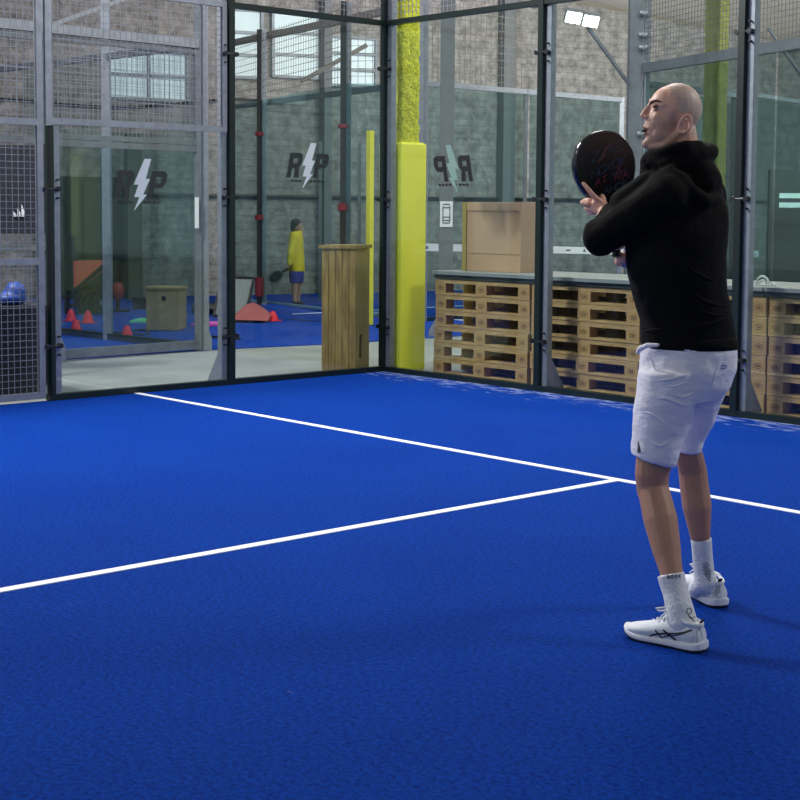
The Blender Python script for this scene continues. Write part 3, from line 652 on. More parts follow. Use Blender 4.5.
# floodlight
c = at(582, 18, 17.0); f0 = at(629, 84, 17.3)
r = empty('floodlight', f0, 'lit twin floodlight on a slanting arm at top right', 'floodlight')
MB().bar(f0, c+FH*.05, .035, .035).build('arm', 'galv_dk', r)
for s_ in (-1, 1):
    cc = c + RH*(.1*s_) + UP*(-.0*s_ + .0) - UP*(.02*s_)
    tilt = Matrix.Rotation(0, 3, 'X')
    X_ = (RH*1.0 - UP*.15).normalized(); Nn = (-FH*.75 - UP*.66).normalized(); Y_ = Nn.cross(X_).normalized()
    R = Matrix((X_, Y_, Nn)).transposed()
    h = MB().box(cc, (.2, .17, .06), R=R).build('lamp_housing', 'galv_dk', r)
    MB().box(cc+Nn*.033, (.17, .14, .01), R=R).build('lamp_lens', 'lamp', h)
c2 = at(806, 82, 18); r = empty('floodlight', c2, 'slanting thin floodlight arm at the top right edge, its lamp out of view', 'floodlight'); MB().tube(at(768, 28, 18), at(806, 82, 18), .02).build('arm_tube', 'galv_dk', r)

# ------------------------------------------------------------------ gym things
def cone(g, lab, h=.2, tip=False):
    h = h*.66
    r = empty('training_cone', g, lab, 'cone', 'red training cones')
    b = MB().box(g+UP*.008, (.17, .17, .014)).build('cone_base', 'red', r, bev=.004)
    n = 20; R = MB().loft([(g+UP*.014, Vector((.072, 0, 0)), Vector((0, .072, 0))), (g+UP*h*.6, Vector((.05, 0, 0)), Vector((0, .05, 0))), (g+UP*h, Vector((.026, 0, 0)), Vector((0, .026, 0)))], n).build('cone_body', 'red', r, smooth=False)
    return r
cone(ground(71, 321), 'red cone standing farthest left among the four behind glass', .23)
cone(ground(88, 323), 'red cone in front of the weight plates', .24)
cone(ground(76, 333), 'red cone nearest of the left group, beside the dark base rail', .24)
cone(ground(127, 339.5), 'red cone standing alone beside the corner base rail', .24)
cone(ground(273, 321), 'red cone right of the salmon ramp', .2)
# incline rack with orange board, weight plates
D = 20.6
r = empty('weight_rack', Vector((at(88, 300, D).x, at(88, 300, D).y, 0)), 'dark weight bench rack holding an orange board', 'rack')
q = [at(x, y, D) for x, y in ((73, 261), (100, 260), (103, 264), (101, 272), (85, 285), (74, 288))]
MB().prism(q, FH*.05).build('board', 'orange', r)
MB().bar(at(76, 290, D+.05), at(104, 266, D+.05), .12, .06).build('bench_pad', 'black', r)
for x0, y0, x1, y1 in ((66, 296, 104, 290), (68, 290, 66, 316), (100, 284, 102, 314), (84, 290, 78, 316), (66, 306, 104, 303)):
    MB().bar(at(x0, y0, D+.1), at(x1, y1, D+.1), .05, .05).build('rack_bar', 'black', r)
MB().box(at(90, 291, D+.3), (.3, .35, .2), .5).build('rack_box', 'navy', r)
for i, x in enumerate((82, 89, 94, 101)):
    c = at(x, 309, D-.1); c.z = max(c.z, .17); rr = .15
    w = empty('weight_plate', c-UP*rr, ['weight plate leftmost of the four leaning on the rack', 'weight plate second from left on the rack', 'weight plate second from right on the rack', 'weight plate nearest the post beside the orange board'][i], 'weight plate', 'weight plates by the rack')
    dd = (RH*.8-FH*.5).normalized(); MB().tube(c-dd*.02, c+dd*.02, rr, n=24).build('plate_disc', 'black', w)
    MB().tube(c-dd*.024, c+dd*.024, .04, n=16).build('plate_hub', 'galv', w)
    pts = [c-dd*.022+(UP*math.cos(t)+(FH*.8+RH*.5).normalized()*math.sin(t))*(rr*.8) for t in [2*PI*k/20 for k in range(20)]]; MB().path(pts, .006, 5, closed=True).build('plate_ring', 'galv_dk', w)
# red punch stand
g = ground(118, 312); r = empty('punch_stand', g, 'red padded stand with black foot right of the orange board', 'exercise stand')
MB().box(g+UP*.02, (.28, .16, .04), .6).build('stand_foot', 'black', r); MB().tube(g+UP*.04, g+UP*.2, .03).build('stand_stem', 'black', r)
me = MB().ell(g+UP*.3, (.09, .09, .13)).mesh(True); link_mesh('stand_pad', me, 'redpad', r)
# plywood jump box, dark case
g = ground(164, 331); r = empty('jump_box', g, 'brown plywood box behind the neighbouring court glass', 'box')
MB().box(g+UP*.26+FH*.2, (.4, .42, .5), .75).build('box_body', 'plywood', r, bev=.005); MB().box(g+UP*.52+FH*.2, (.44, .46, .025), .75).build('box_top', 'plywood', r)
MB().tube(g+UP*.4+FH*.2-Vector((.25, -.1, 0))*.0-FH*.02, g+UP*.4-FH*.024, .03).build('grip_hole', 'black', r)
g = ground(145, 309); o = MB().box(g+UP*.09, (.3, .25, .18), .6).build('equipment_case', 'black', bev=.01); setp(o, 'small black case left of the plywood box', 'case')
g = ground(142, 321.5); o = MB().box(g+UP*.015, (.2, .5, .03), .75).build('exercise_mat', 'mint', bev=.004); setp(o, 'mint green mat left of the plywood box', 'mat')
g = ground(212, 325); o = MB().box(g+UP*.015, (.45, .5, .03), .75).build('exercise_mat', 'pink', bev=.004); setp(o, 'pink mat behind the dark post between the glass panels', 'mat')
g = ground(204, 314); r = empty('dumbbell', g, 'black dumbbell lying left of the leaning board', 'dumbbell')
MB().tube(g+UP*.08-RH*.12, g+UP*.08+RH*.12, .02).build('dumbbell_bar', 'galv', r)
for s_ in (-1, 1): MB().tube(g+UP*.08+RH*(.07*s_), g+UP*.08+RH*(.16*s_), .08, n=8).build('dumbbell_head', 'black', r)
# leaning speckled board with black edge
r = empty('leaning_board', ground(232, 315), 'grey speckled panel with black edge leaning beside the dark post', 'board')
dep = 20.2
q = [at(214, 315.5, dep), at(246, 314, dep-.05), at(254, 278, dep+.25), at(221, 277, dep+.3)]
MB().prism(q, FH*.03).build('board_face', 'board', r)
mb = MB(); 
for i in range(4): mb.bar(q[i]-FH*.005, q[(i+1) % 4]-FH*.005, .03, .03)
mb.build('board_edge', 'black', r)
r = empty('foam_ramp', ground(250, 320), 'salmon foam wedge beside the leaning board', 'wedge')
q = [at(230, 319.5, 19.3), at(268, 321, 19.2), at(270, 317, 19.3), at(262, 310, 19.4), at(251, 303.5, 19.5), at(244, 306, 19.5)]
MB().prism(q, FH*.35).build('wedge_body', 'salmon', r, bev=.01)
mb = MB(); base_pts = [ground(x, y)+UP*.012 for x, y in ((105, 331), (112, 332.5), (120, 334), (132, 333), (142, 336), (150, 335), (146, 331), (134, 331))]
mb.path(base_pts, .012, 6); o = mb.build('skipping_rope', 'black'); setp(o, 'black rope lying on the gym turf by the lone cone', 'rope')
mb = MB(); mb.path([ground(x, y)+UP*.012 for x, y in ((205, 336), (214, 338), (226, 339), (240, 340))], .015, 6); o = mb.build('battle_rope', 'black'); setp(o, 'black rope in front of the pink mat', 'rope')
# behind far-left mesh
c = at(16, 350, 11.55); 
o = MB().box((-.6, -3.66, .36), (.5, 1.1, .7)).build('storage_bin', 'navy', bev=.015); setp(o, 'dark fabric storage bin behind the left wire mesh', 'bin')
me = MB().ell((-.52, -3.42, .80), (.09, .09, .1)).ell((-.52, -3.45, .76), (.10, .13, .06)).fuse(.012, 4); o = link_mesh('sports_bag', me, 'bluebag'); setp(o, 'small bright blue bag lying on the dark storage bin', 'bag')
g = at(14, 220, 12.9)
r = empty('banner', Vector((g.x, g.y, 0)), 'dark hanging banner with pale triangle emblem behind the left mesh', 'banner')
MB().bar(Vector((g.x, g.y, 1.25)), Vector((g.x, g.y, 2.02)), .62, .03, side=RH).build('banner_cloth', 'navy', r)
q = Vector((g.x, g.y, 0)) - FH*.03 + RH*.05
mb = MB()
for i, (h0, h1) in enumerate(((.015, .05), (.035, .085), (.055, .12))):
    x = -.045+i*.035; mb.prism([q+RH*x+UP*1.40, q+RH*(x+.026)+UP*1.40, q+RH*(x+.026)+UP*(1.40+h0*.9), q+RH*(x+.0)+UP*(1.4+h1*.9)], -FH*.004)
mb.build('banner_emblem', 'paper', r)
MB().bar(Vector((g.x, g.y, 0)) - RH*.33, Vector((g.x, g.y, 2.1)) - RH*.33, .03, .03, side=RH).bar(Vector((g.x, g.y, 0)) + RH*.33, Vector((g.x, g.y, 2.1)) + RH*.33, .03, .03, side=RH).build('banner_stand', 'black', r)
# ------------------------------------------------------------------ the player
D0m = 5.08
def A(px, py, w=0.): return at(px, py, D0m+w)
PX = 1/290.
def dirs(ang):   # horizontal direction: ang degrees from image-right towards away
    return (RH*math.cos(math.radians(ang)) + FH*math.sin(math.radians(ang)))
FWD = Vector((-1, 0, 0)); LFT = Vector((0, -1, 0))
mid = (ground(690, 640) + ground(706, 600))/2; mid.z = 0
man = empty('person', mid, 'bald man in black hoodie and white shorts looking up with a racket raised', 'person')
def ring(px, py, hw, hd, w, tilt=0., yaw=0.):
    c = A(px, py, w); X = (RH*math.cos(yaw)+FH*math.sin(yaw)); Y = Vector((-X.y, X.x, 0))
    return (c, (X*math.cos(tilt) - UP*math.sin(tilt))*(hw*PX*(D0m+w)/D0m), Y*hd)

def folds(o, lst, name, m):
    bv = bvh_of(o)
    for pts, r in lst:
        mb = MB(); P_ = []; n = 14
        for i in range(n+1):
            t = i/n*(len(pts)-1); k = min(int(t), len(pts)-2); f = t-k
            # smooth curve through the points
            q0, q1, q2, q3 = pts[max(k-1, 0)], pts[k], pts[k+1], pts[min(k+2, len(pts)-1)]
            x, y = [.5*((2*q1[a]) + (q2[a]-q0[a])*f + (2*q0[a]-5*q1[a]+4*q2[a]-q3[a])*f*f + (3*q1[a]-q0[a]-3*q2[a]+q3[a])*f**3) for a in (0, 1)]
            h = bv.ray_cast(CP, ray(x, y).normalized())
            if h[0] is not None: P_.append((h[0] - h[1]*r*.45, max(.0025, r*math.sin(PI*(i+.6)/(n+1.2))**.7)))
        if len(P_) > 3: mb.path([a for a, b in P_], [b for a, b in P_], 10); link_mesh(name, mb.fuse(.003, 9, .6), m, o)
def bvh_of(o):
    return BVHTree.FromPolygons([v.co + ORG[o] for v in o.data.vertices], [tuple(p.vertices) for p in o.data.polygons])
# head prims (s = metres towards the camera side of the face)
WH = .06
def H(px, py, s=0.): return at(px, py, D0m+WH) - FH*s
HR = Matrix((RH, FH, UP)).transposed()
def headell(mb, px, py, s, rh, rv, rs, rot=0.):
    R = HR @ Matrix.Rotation(math.radians(rot), 3, 'Y'); mb.ell(H(px, py, s), (rh*PX, rs, rv*PX), R=R, n=24, k=16)
body = MB()
headell(body, 677, 108.5, 0, 25.3, 25.5, .077, 0)
headell(body, 669, 106, 0, 19.5, 20, .066, 0)
headell(body, 664, 122, 0, 18, 27, .056, 12)
headell(body, 656, 136, 0, 10, 14, .036, 20)
for s_ in (-1, 1):
    body.cap(H(682, 128, .052*s_), .018, H(662, 146, .034*s_), .016)
    body.cap(H(662, 146, .034*s_), .016, H(650, 147, .008*s_), .013)
    headell(body, 658, 118, .033*s_, 7.5, 7, .020, 0)
    headell(body, 661, 134, .032*s_, 10, 11, .020, 15)
    body.cap(H(651, 100.8, .006*s_), .0075, H(655.5, 101, .036*s_), .0085)
    body.cap(H(655.5, 101, .036*s_), .0085, H(661, 106, .056*s_), .009)
    headell(body, 645.8, 117.2, .011*s_, 3.0, 2.4, .007, 0)
    # ears
    c = H(680.3, 126.5, .074*s_); n_ear = (FH*-s_ - RH*-.45).normalized()
    ex = (RH*.97 + UP*.05).normalized(); ey = (UP*.97 + RH*.22).normalized()
    body.path([c + ex*(.0200*math.cos(t)) + ey*(.031*math.sin(t)+.003) - FH*(s_*(.012+.010*math.cos(t))) for t in [2*PI*k/18 for k in range(18)]], .0056, 10, closed=True)
    body.cap(c - ey*.024 - ex*.008 - FH*s_*.002, .008, c+ex*.004-ey*.008, .006)
    body.path([c + ex*(.009*math.cos(t)+.002) + ey*(.016*math.sin(t)+.004) - FH*(s_*.008) for t in [-.8+k*.35 for k in range(12)]], .003, 6)
    body.ell(c - FH*s_*(-.006), (.015, .012, .025), R=HR, n=12, k=8)
body.cap(H(649.8, 104, 0), .0058, H(643.6, 113, 0), .0075)
body.cap(H(643.6, 113, 0), .0075, H(642, 115.6, 0), .0075)
body.cap(H(648, 119, 0), .008, H(647, 126, 0), .011)
for k in range(5):
    s_ = (k-2)*.0085; q = abs(k-2)*1.6
    body.cap(H(643.2+q, 127.2+abs(k-2)*.5, s_), .0052-.0005*abs(k-2), H(643.2+q+.5, 127.6+abs(k-2)*.5, s_*1.15), .005-.0006*abs(k-2))
    body.cap(H(644.2+q, 134-abs(k-2)*.5, s_), .0056-.0005*abs(k-2), H(645+q, 134-abs(k-2)*.5, s_*1.1), .005)
headell(body, 647, 144, 0, 5, 5, .018, 0)
body.cap(H(681, 133, 0), .054, A(686, 172, .07), .056)
# torso, arms, legs inside the clothes
body.loft([ring(686, 178, 30, .07, .08), ring(682, 200, 40, .10, .07), ring(680, 240, 42, .11, .06), ring(680, 290, 36, .10, .06), ring(688, 335, 36, .10, .08), ring(690, 370, 34, .095, .10), ring(690, 388, 26, .075, .11)])
LSH, LEL, LWR = A(664, 190, -.07), A(598, 238, .06), A(606, 212, .26)
RSH, REL, RWR = A(706, 195, .20), A(676, 268, .42), A(628, 259, .42)
body.cap(LSH, .055, LEL, .042); body.cap(LEL, .040, LWR, .027)
body.cap(RSH, .055, REL, .042); body.cap(REL, .040, RWR, .027)
LHP, LKN, LAN = A(672, 362, .04), A(651, 482, .10), A(682, 622, -.09)
RHP, RKN, RAN = A(697, 362, .18), A(697, 478, .40), A(703, 583, .44)
# left leg: thigh, knee, calf, ankle
def mix(a, b, t): return a.lerp(b, t)
body.cap(LHP, .072, mix(LHP, LKN, .6), .076); body.cap(mix(LHP, LKN, .6), .076, A(652, 473, .08), .060)
body.cap(A(652, 473, .08), .060, A(652.5, 490, .09), .056); body.ell(A(645.5, 482, .13), (.035, .035, .04))
body.cap(A(653.5, 490, .08), .055, A(660.5, 520, .035), .0595); body.cap(A(660.5, 520, .035), .0595, A(667, 552, -.01), .049)
body.cap(A(667, 552, -.01), .048, A(671.5, 573, -.045), .039); body.cap(A(671.5, 573, -.045), .039, A(675, 588, -.06), .033); body.cap(A(675, 588, -.06), .033, LAN, .033)
body.cap(LAN, .033, A(662, 639, .0), .028); body.cap(A(662, 639, .0), .028, A(643, 639, .05), .02)
body.cap(A(695, 372, .18), .060, A(685.5, 440, .34), .050); body.cap(A(685.5, 440, .34), .050, A(692.5, 470, .395), .053)
body.cap(A(692.5, 470, .395), .053, A(694.5, 488, .40), .054)
body.cap(A(694.5, 488, .40), .054, A(697, 506, .40), .0545); body.cap(A(697, 506, .40), .0545, A(700, 534, .41), .039)
body.cap(A(700, 534, .41), .038, A(702, 550, .43), .031); body.cap(A(702, 550, .43), .031, RAN, .029)
body.cap(RAN, .029, A(699, 591, .5), .022); body.cap(A(699, 591, .5), .022, A(692, 587, .58), .014)

# racket frame of reference, held between the hands
RT, RB = A(598.5, 130, .33), A(617, 256, .40)          # tip and butt
RAX = (RB-RT).normalized(); RN = (-FH*.97 + RH*.22); RN = (RN - RAX*RN.dot(RAX)).normalized(); RX = RN.cross(RAX).normalized()
if RX.dot(RH) < 0: RX = -RX
RL = (RB-RT).length
def RP_(x, y, z=0.): return RT + RX*x + RAX*y + RN*z     # x right, y down from the tip, z towards camera
# left hand: palm under the racket throat, index along the face, others behind the edge
PALM = A(601.5, 207, .30)
body.cap(LWR, .026, A(604, 209, .285), .024)
body.cap(A(606, 208, .27), .019, A(596.5, 203, .29), .016); body.cap(A(603, 213, .27), .018, A(594, 209, .30), .014)
body.cap(A(605, 211, .275), .02, A(596, 206, .295), .017)
def finger(pts, rs):
    for i in range(len(pts)-1): body.cap(pts[i], rs[i], pts[i+1], rs[i+1], n=12)
finger([A(600, 202, .275), A(593.5, 196, .27), A(588, 189, .275), A(583.5, 183.5, .285)], [.0115, .010, .0088, .0075])      # index on the face
finger([A(596, 203, .30), A(589.5, 200, .31), A(584.5, 200.5, .335), A(584, 203, .36)], [.0105, .0095, .0085, .0075])
finger([A(595, 206, .30), A(588, 204, .30), A(582.5, 203, .32), A(582, 202, .35)], [.0105, .0098, .009, .008])
finger([A(596, 209, .30), A(590, 209.5, .31), A(586, 208.5, .33), A(587, 206.5, .355)], [.0100, .009, .0082, .0072])
finger([A(598, 211.5, .30), A(592.5, 213.5, .31), A(589, 213, .33), A(590, 211, .35)], [.0088, .008, .0072, .0065])
finger([A(604, 204, .28), A(603, 198, .32), A(600, 193, .385)], [.012, .0105, .0085])   # thumb passing behind the racket edge
# right hand around the grip
body.cap(RWR, .026, A(622, 258, .41), .024)
GX = RP_(0, RL-.055)
body.cap(A(624, 256, .43), .020, A(619, 262, .42), .018)
for i, (dy, ln) in enumerate(((-.045, 1.), (-.022, 1.06), (0, 1.), (.021, .85))):
    c = GX + RAX*dy; k = .030*ln
    finger([c + RX*.028 + RN*-.012, c + RX*.020 + RN*.024, c - RX*.014 + RN*.027, c - RX*.027 + RN*.002, c - RX*.018 - RN*.02], [.010, .0098, .009, .0084, .0075])
finger([GX + RX*.03 - RN*.02 - RAX*.03, GX + RX*.012 - RN*.03 - RAX*.06, GX - RX*.012 - RN*.02 - RAX*.075], [.0125, .011, .009])
me = body.fuse(.0036, 5, .5)
bo = link_mesh('body', me, ['body_skin'], man)
og = ORG[bo]; hc = H(677, 108.5, 0); zleg = A(690, 400, .1).z; zsh = A(690, 165, .1).z
def sst(a, b, x):
    t = min(1, max(0, (x-a)/(b-a))); return t*t*(3-2*t)
at_s, at_t, at_l, at_p = [me.attributes.new(n_, 'FLOAT', 'POINT') for n_ in ('scalp', 'stubble', 'leg', 'lips')]
for i, v in enumerate(me.vertices):
    q = v.co + og
    if q.z < zleg: at_l.data[i].value = 1; continue
    if q.z < zsh: continue
    d = q-hc; x = d.dot(RH)/PX + 677; y = 108.5 - d.z/PX; s_ = abs(d.dot(FH))
    ear = (1-sst(.055, .064, s_)) + (1-sst(672, 674, x)) + sst(690, 692, x) + (1-sst(113, 115, y)) + sst(136, 138, y)
    # hairline: receding at the temple, down behind the ear
    hl = 667 if y < 92 else (667 + (y-92)*.55 if y < 104 else 673.6 + (y-104)*.2)
    hair = sst(hl-2, hl+3, x) * (1-sst(116, 121, y) if x < 690 else 1-sst(134, 139, y))
    at_s.data[i].value = hair*min(1, ear)
    st = sst(118, 126, y)*(1-sst(668, 676, x) * (1-sst(.03, .05, s_)*0))*(1-sst(151, 156, y))
    if x < 648 and y < 124: st = 0
    side = sst(108, 116, y)*sst(664, 669, x)*(1-sst(673, 676, x))
    at_t.data[i].value = max(st, side*.8)*min(1, ear)
    at_p.data[i].value = (1-sst(646.5, 648.5, x))*sst(125, 126.5, y)*(1-sst(136, 137.5, y))*(1-sst(.018, .026, s_))
# mouth opening, eyes and eyebrows
mb = MB(); mb.ell(H(643.4, 130.7, 0), (.0085, .018, .0042), R=HR, n=20); mb.build('mouth_opening', 'hairdk', man, smooth=True)
for s_ in (1, -1):
    c = H(655.6, 108.6, .033*s_); up = (UP - RH*.1).normalized()
    eb = MB().ell(c, (.0122, .0135, .0115), R=HR, n=24, k=16).build('eye', 'eyew', man, smooth=True)
    MB().ell(c - RH*.0088 - FH*(.0048*s_) + UP*.001, (.0042, .0062, .0062), R=HR, n=16, k=10).build('iris', 'iris', eb, smooth=True)
    MB().path([c + UP*(.0052-.010*abs(t)**2*.5) - RH*(.0118*math.cos(t*1.35)+.0012) - FH*(s_*(.0135*math.sin(t*1.35)+.001)) for t in [-1+.2*k for k in range(11)]], [.0012]+[.0026]*9+[.0012], 8).build('eyelid', 'lash', man, smooth=True)
    MB().path([c + UP*(.0098-.010*abs(t)**2*.5) - RH*(.0112*math.cos(t*1.35)+.0002) - FH*(s_*(.0145*math.sin(t*1.35)+.001)) for t in [-1+.2*k for k in range(11)]], [.002]+[.0042]*9+[.002], 8).build('eyelid', 'lid', man, smooth=True)
    MB().path([c + UP*(-.0068+.008*abs(t)**2*.5) - RH*(.0112*math.cos(t*1.35)) - FH*(s_*(.0142*math.sin(t*1.35)+.001)) for t in [-1+.2*k for k in range(11)]], [.0012]+[.003]*9+[.0012], 8).build('eyelid', 'lid', man, smooth=True)
bodyb = bvh_of(bo)
for s_ in (1, -1):
    pts = []
    for x, y, q in ((649.4, 104.6, .007), (650.0, 103.4, .014), (651.4, 102.4, .023), (653.8, 101.6, .033), (656.6, 101.6, .042), (659, 102.4, .049), (661, 103.8, .055)):
        o_ = H(x-14, y, q*s_ + .02*s_); tgt = H(x, y, q*s_); dr = (tgt-o_).normalized(); h_ = bodyb.ray_cast(o_, dr)
        pts.append(h_[0] + h_[1]*.0004 if h_[0] is not None and (h_[0]-tgt).length < .02 else tgt)
    MB().path(pts, [.0026, .0042, .0046, .0044, .0038, .0028, .0014], 8).build('eyebrow', 'hairdk', man, smooth=True)

# hoodie
hd = MB()
hd.loft([ring(689.5, 346, 47.5, .150, .08), ring(688, 338, 47.5, .152, .08), ring(686, 320, 46.5, .152, .075), ring(679, 292, 48, .150, .06), ring(675.5, 262, 50, .152, .05), ring(677, 232, 51, .152, .05),
         ring(680, 212, 48, .14, .06), ring(682, 192, 41, .12, .07), ring(685, 174, 31, .09, .08), ring(684, 163, 24, .075, .08)])
hd.cap(A(668, 190, -.05), .075, A(706, 196, .20), .075)
hd.cap(A(668, 196, -.07), .082, A(640, 214, -.03), .074); hd.cap(A(640, 214, -.03), .074, A(603, 236, .05), .064)
hd.ell(A(601, 237, .06), (.066, .066, .070)); hd.cap(A(603, 236, .06), .064, A(611, 222, .17), .054); hd.cap(A(611, 222, .17), .054, A(612, 213, .235), .043)
hd.cap(A(648, 186, -.0), .05, A(625, 204, .02), .055)
hd.cap(A(706, 196, .20), .075, A(682, 262, .42), .062); hd.cap(A(682, 262, .42), .062, A(640, 262, .42), .042)
# collar ring and hood bag lying on the back
hd.path([A(684+26*math.cos(t)*1.0-(3 if math.cos(t) < 0 else 0), 161 - 9*math.cos(t)*1.0 + (0 if math.cos(t) > 0 else 2), .07 - .088*math.sin(t)) for t in [2*PI*k/20 for k in range(20)]], .031, 12, closed=True)
hd.path([A(670, 154, -.02), A(684, 151, -.03), A(697, 150, .0), A(703, 153, .06)], [.018, .021, .024, .024], 12)
hd.cap(A(650, 155.5, .05), .020, A(648, 162, .05), .030); hd.path([A(650, 156, .03), A(661, 152.5, -.01), A(673, 148.5, -.035), A(686, 146, -.035), A(699, 146, .02), A(701, 147, .09)], [.018, .019, .019, .02, .021, .018], 12); hd.cap(A(648, 162, .05), .030, A(650, 176, .05), .040); hd.cap(A(655, 160, .02), .028, A(670, 165, -.02), .035)
HB = HR @ Matrix.Rotation(math.radians(-38), 3, 'Y')
hd.ell(A(701, 176, .05), (.062, .10, .088), R=HB, n=24, k=14); hd.ell(A(703, 184, .03), (.055, .085, .05), R=HB, n=24, k=14)
hd.path([A(668, 168, -.06), A(680, 178, -.095), A(692, 192, -.10), A(706, 201, -.07), A(717, 198, .0)], [.016, .021, .024, .024, .02], 12)
me = hd.fuse(.007, 5, .5, disp=.010, dscale=.09); ho = link_mesh('hoodie', me, 'hoodie', man)
mb = MB()   # drawn hem band and folds over the lower back
mb.loft([ring(689.5, 347.5, 47.3, .150, .08, .012), ring(689.5, 343, 48.6, .154, .08, .012), ring(689, 337.5, 48.3, .153, .08, .01), ring(689, 335.5, 46.6, .150, .08, .01)], 48)
mb.build('hem_band', 'hoodie', ho, smooth=True)
folds(ho, [([(628, 264), (645, 273), (664, 277)], .010), ([(690, 290), (706, 302), (730, 307)], .011), ([(670, 318), (692, 327), (714, 323), (732, 315)], .011), ([(640, 333), (656, 330), (686, 334)], .009),
           ([(678, 260), (700, 275), (722, 284)], .009), ([(690, 306), (710, 314), (733, 316)], .008), ([(600, 222), (612, 232), (634, 238)], .008), ([(655, 215), (668, 232), (676, 252)], .008)], 'fabric_fold', 'hoodie')

# shorts
sh = MB()
sh.loft([ring(689, 339, 46, .145, .08), ring(689, 352, 48, .15, .08), ring(687.5, 368, 48.5, .155, .085), ring(684, 385, 47, .15, .09), ring(678, 400, 40, .13, .09)])
sh.loft([ring(671, 370, 31, .12, .03), ring(666, 400, 31, .115, .04), ring(661, 425, 28.5, .105, .055), ring(655.5, 447, 25, .10, .065), ring(654, 459, 23.6, .096, .07, .25), ring(653.8, 461, 22, .09, .07, .25)])
sh.loft([ring(704, 370, 27, .12, .16), ring(700.5, 395, 23, .115, .24), ring(693.5, 420, 20.5, .108, .30), ring(686.5, 440, 17, .10, .34), ring(684.5, 449, 16, .096, .35, .1), ring(684.5, 451, 14, .09, .35, .1)])
sh.ell(A(713, 366, .10), (.072, .10, .075)); sh.ell(A(700, 372, .0), (.07, .08, .08))
sh.path([A(637.5, 354, .03), A(639.5, 349, .01), A(647, 345.5, -.02), A(660, 345, -.05)], [.008, .011, .012, .008], 12)
me = sh.fuse(.007, 6, .5, disp=.010, dscale=.075); so = link_mesh('shorts', me, 'shorts', man)
so_me = me
folds(so, [([(697, 390), (684, 397), (668, 393)], .009), ([(696, 401), (684, 405), (664, 398), (652, 401)], .009), ([(706, 353), (688, 350), (662, 344)], .008), ([(640, 411), (655, 416), (672, 430)], .008),
           ([(645, 437), (660, 446), (671, 438)], .009), ([(694, 370), (676, 378), (650, 382)], .009), ([(712, 386), (716, 372), (724, 357)], .010), ([(646, 352), (652, 362), (655, 372)], .008), ([(690, 380), (676, 386), (664, 385)], .007)], 'fabric_fold', 'shorts')
def patch(bvh, polys, name, m, parent, off=.0015, sub=6):
    """thin print lying on the surface the polyline quads fall on"""
    mb = MB()
    for q in polys:   # each q: four pixel corners
        g_ = []
        for i in range(sub+1):
            for j in (0, 1, 2):
                t = i/sub; k = j/2
                x = (q[0][0]*(1-t)+q[1][0]*t)*(1-k) + (q[3][0]*(1-t)+q[2][0]*t)*k; y = (q[0][1]*(1-t)+q[1][1]*t)*(1-k) + (q[3][1]*(1-t)+q[2][1]*t)*k
                h = bvh.ray_cast(CP, ray(x, y).normalized())
                g_.append(h[0] + h[1]*off if h[0] is not None else None)
        for i in range(sub):
            for j in (0, 1):
                f = [g_[i*3+j], g_[i*3+j+1], g_[i*3+3+j+1], g_[i*3+3+j]]
                if all(v is not None for v in f) and max((f[0]-v).length for v in f) < .06:
                    n = (f[1]-f[0]).cross(f[2]-f[0])
                    if n.length > 1e-9:
                        n.normalize(); n = n if n.dot(CF) < 0 else -n
                        mb.prism(f, -n*.002)
    return mb.build(name, m, parent) if mb.v else None
def stroke(pts, w):
    out = []
    for (x0, y0), (x1, y1) in zip(pts, pts[1:]):
        dx, dy = x1-x0, y1-y0; L = math.hypot(dx, dy); nx, ny = -dy/L*w/2, dx/L*w/2
        out.append(((x0+nx, y0+ny), (x1+nx, y1+ny), (x1-nx, y1-ny), (x0-nx, y0-ny)))
    return out
sb = bvh_of(so)
patch(sb, stroke([(719, 367), (723, 365), (727, 366)], 1.2)+stroke([(721, 368.5), (726, 368)], 1), 'shorts_emblem', 'lilac', so)
patch(sb, [((638.5, 441), (641, 452.5), (637.5, 452.5), (638.3, 441))], 'side_slit', 'ink', so)

# socks
def sock(pts, top, name='sock'):
    mb = MB(); mb.tube(pts[0][0], top[0], pts[0][1]*1.0, pts[0][1]*1.02, 20)
    for (a, ra), (b, rb) in zip(pts, pts[1:]): mb.cap(a, ra, b, rb)
    me = mb.fuse(.004, 3); return link_mesh(name, me, 'sock', man)
s1 = sock([(A(672.5, 582, -.05), .046), (A(675.5, 592, -.06), .044), (A(679.5, 608, -.08), .047), (A(682.5, 622, -.09), .050), (A(666, 634, -.02), .038)], (A(670.7, 574, -.045), A(669, 566, -.04)))
s2 = sock([(A(701.7, 546, .42), .0385), (A(702.5, 556, .43), .038), (A(704, 572, .44), .039), (A(706, 582, .44), .043), (A(697, 589, .5), .034)], (A(701, 538, .415), A(700.5, 530, .41)))
b1, b2 = bvh_of(s1), bvh_of(s2)
# short printed word on the cuff and rings near the heel
let = []
for i, ch in enumerate('BOXX'):
    x = 667.5+i*3.6; y = 577-.35*i
    if ch == 'B': let += stroke([(x, y-1.6), (x, y+1.6)], .8)+stroke([(x, y-1.5), (x+2, y-1.2), (x+2, y+1.4), (x, y+1.6)], .7)+stroke([(x, y), (x+2, y)], .6)
    elif ch == 'O': let += stroke([(x, y-1.5), (x+2, y-1.5), (x+2, y+1.5), (x, y+1.5), (x, y-1.5)], .7)
    else: let += stroke([(x, y-1.5), (x+2.2, y+1.5)], .7)+stroke([(x+2.2, y-1.5), (x, y+1.5)], .7)
patch(b1, let, 'cuff_print', 'ink', s1, sub=2)
patch(b1, stroke([(689+2.5*math.cos(t), 611+3*math.sin(t)) for t in [k*PI/4 for k in range(9)]], .7)+stroke([(688, 615), (694, 621)], .8)+stroke([(690, 618), (695, 617)], .7), 'heel_print', 'ink', s1, sub=2)
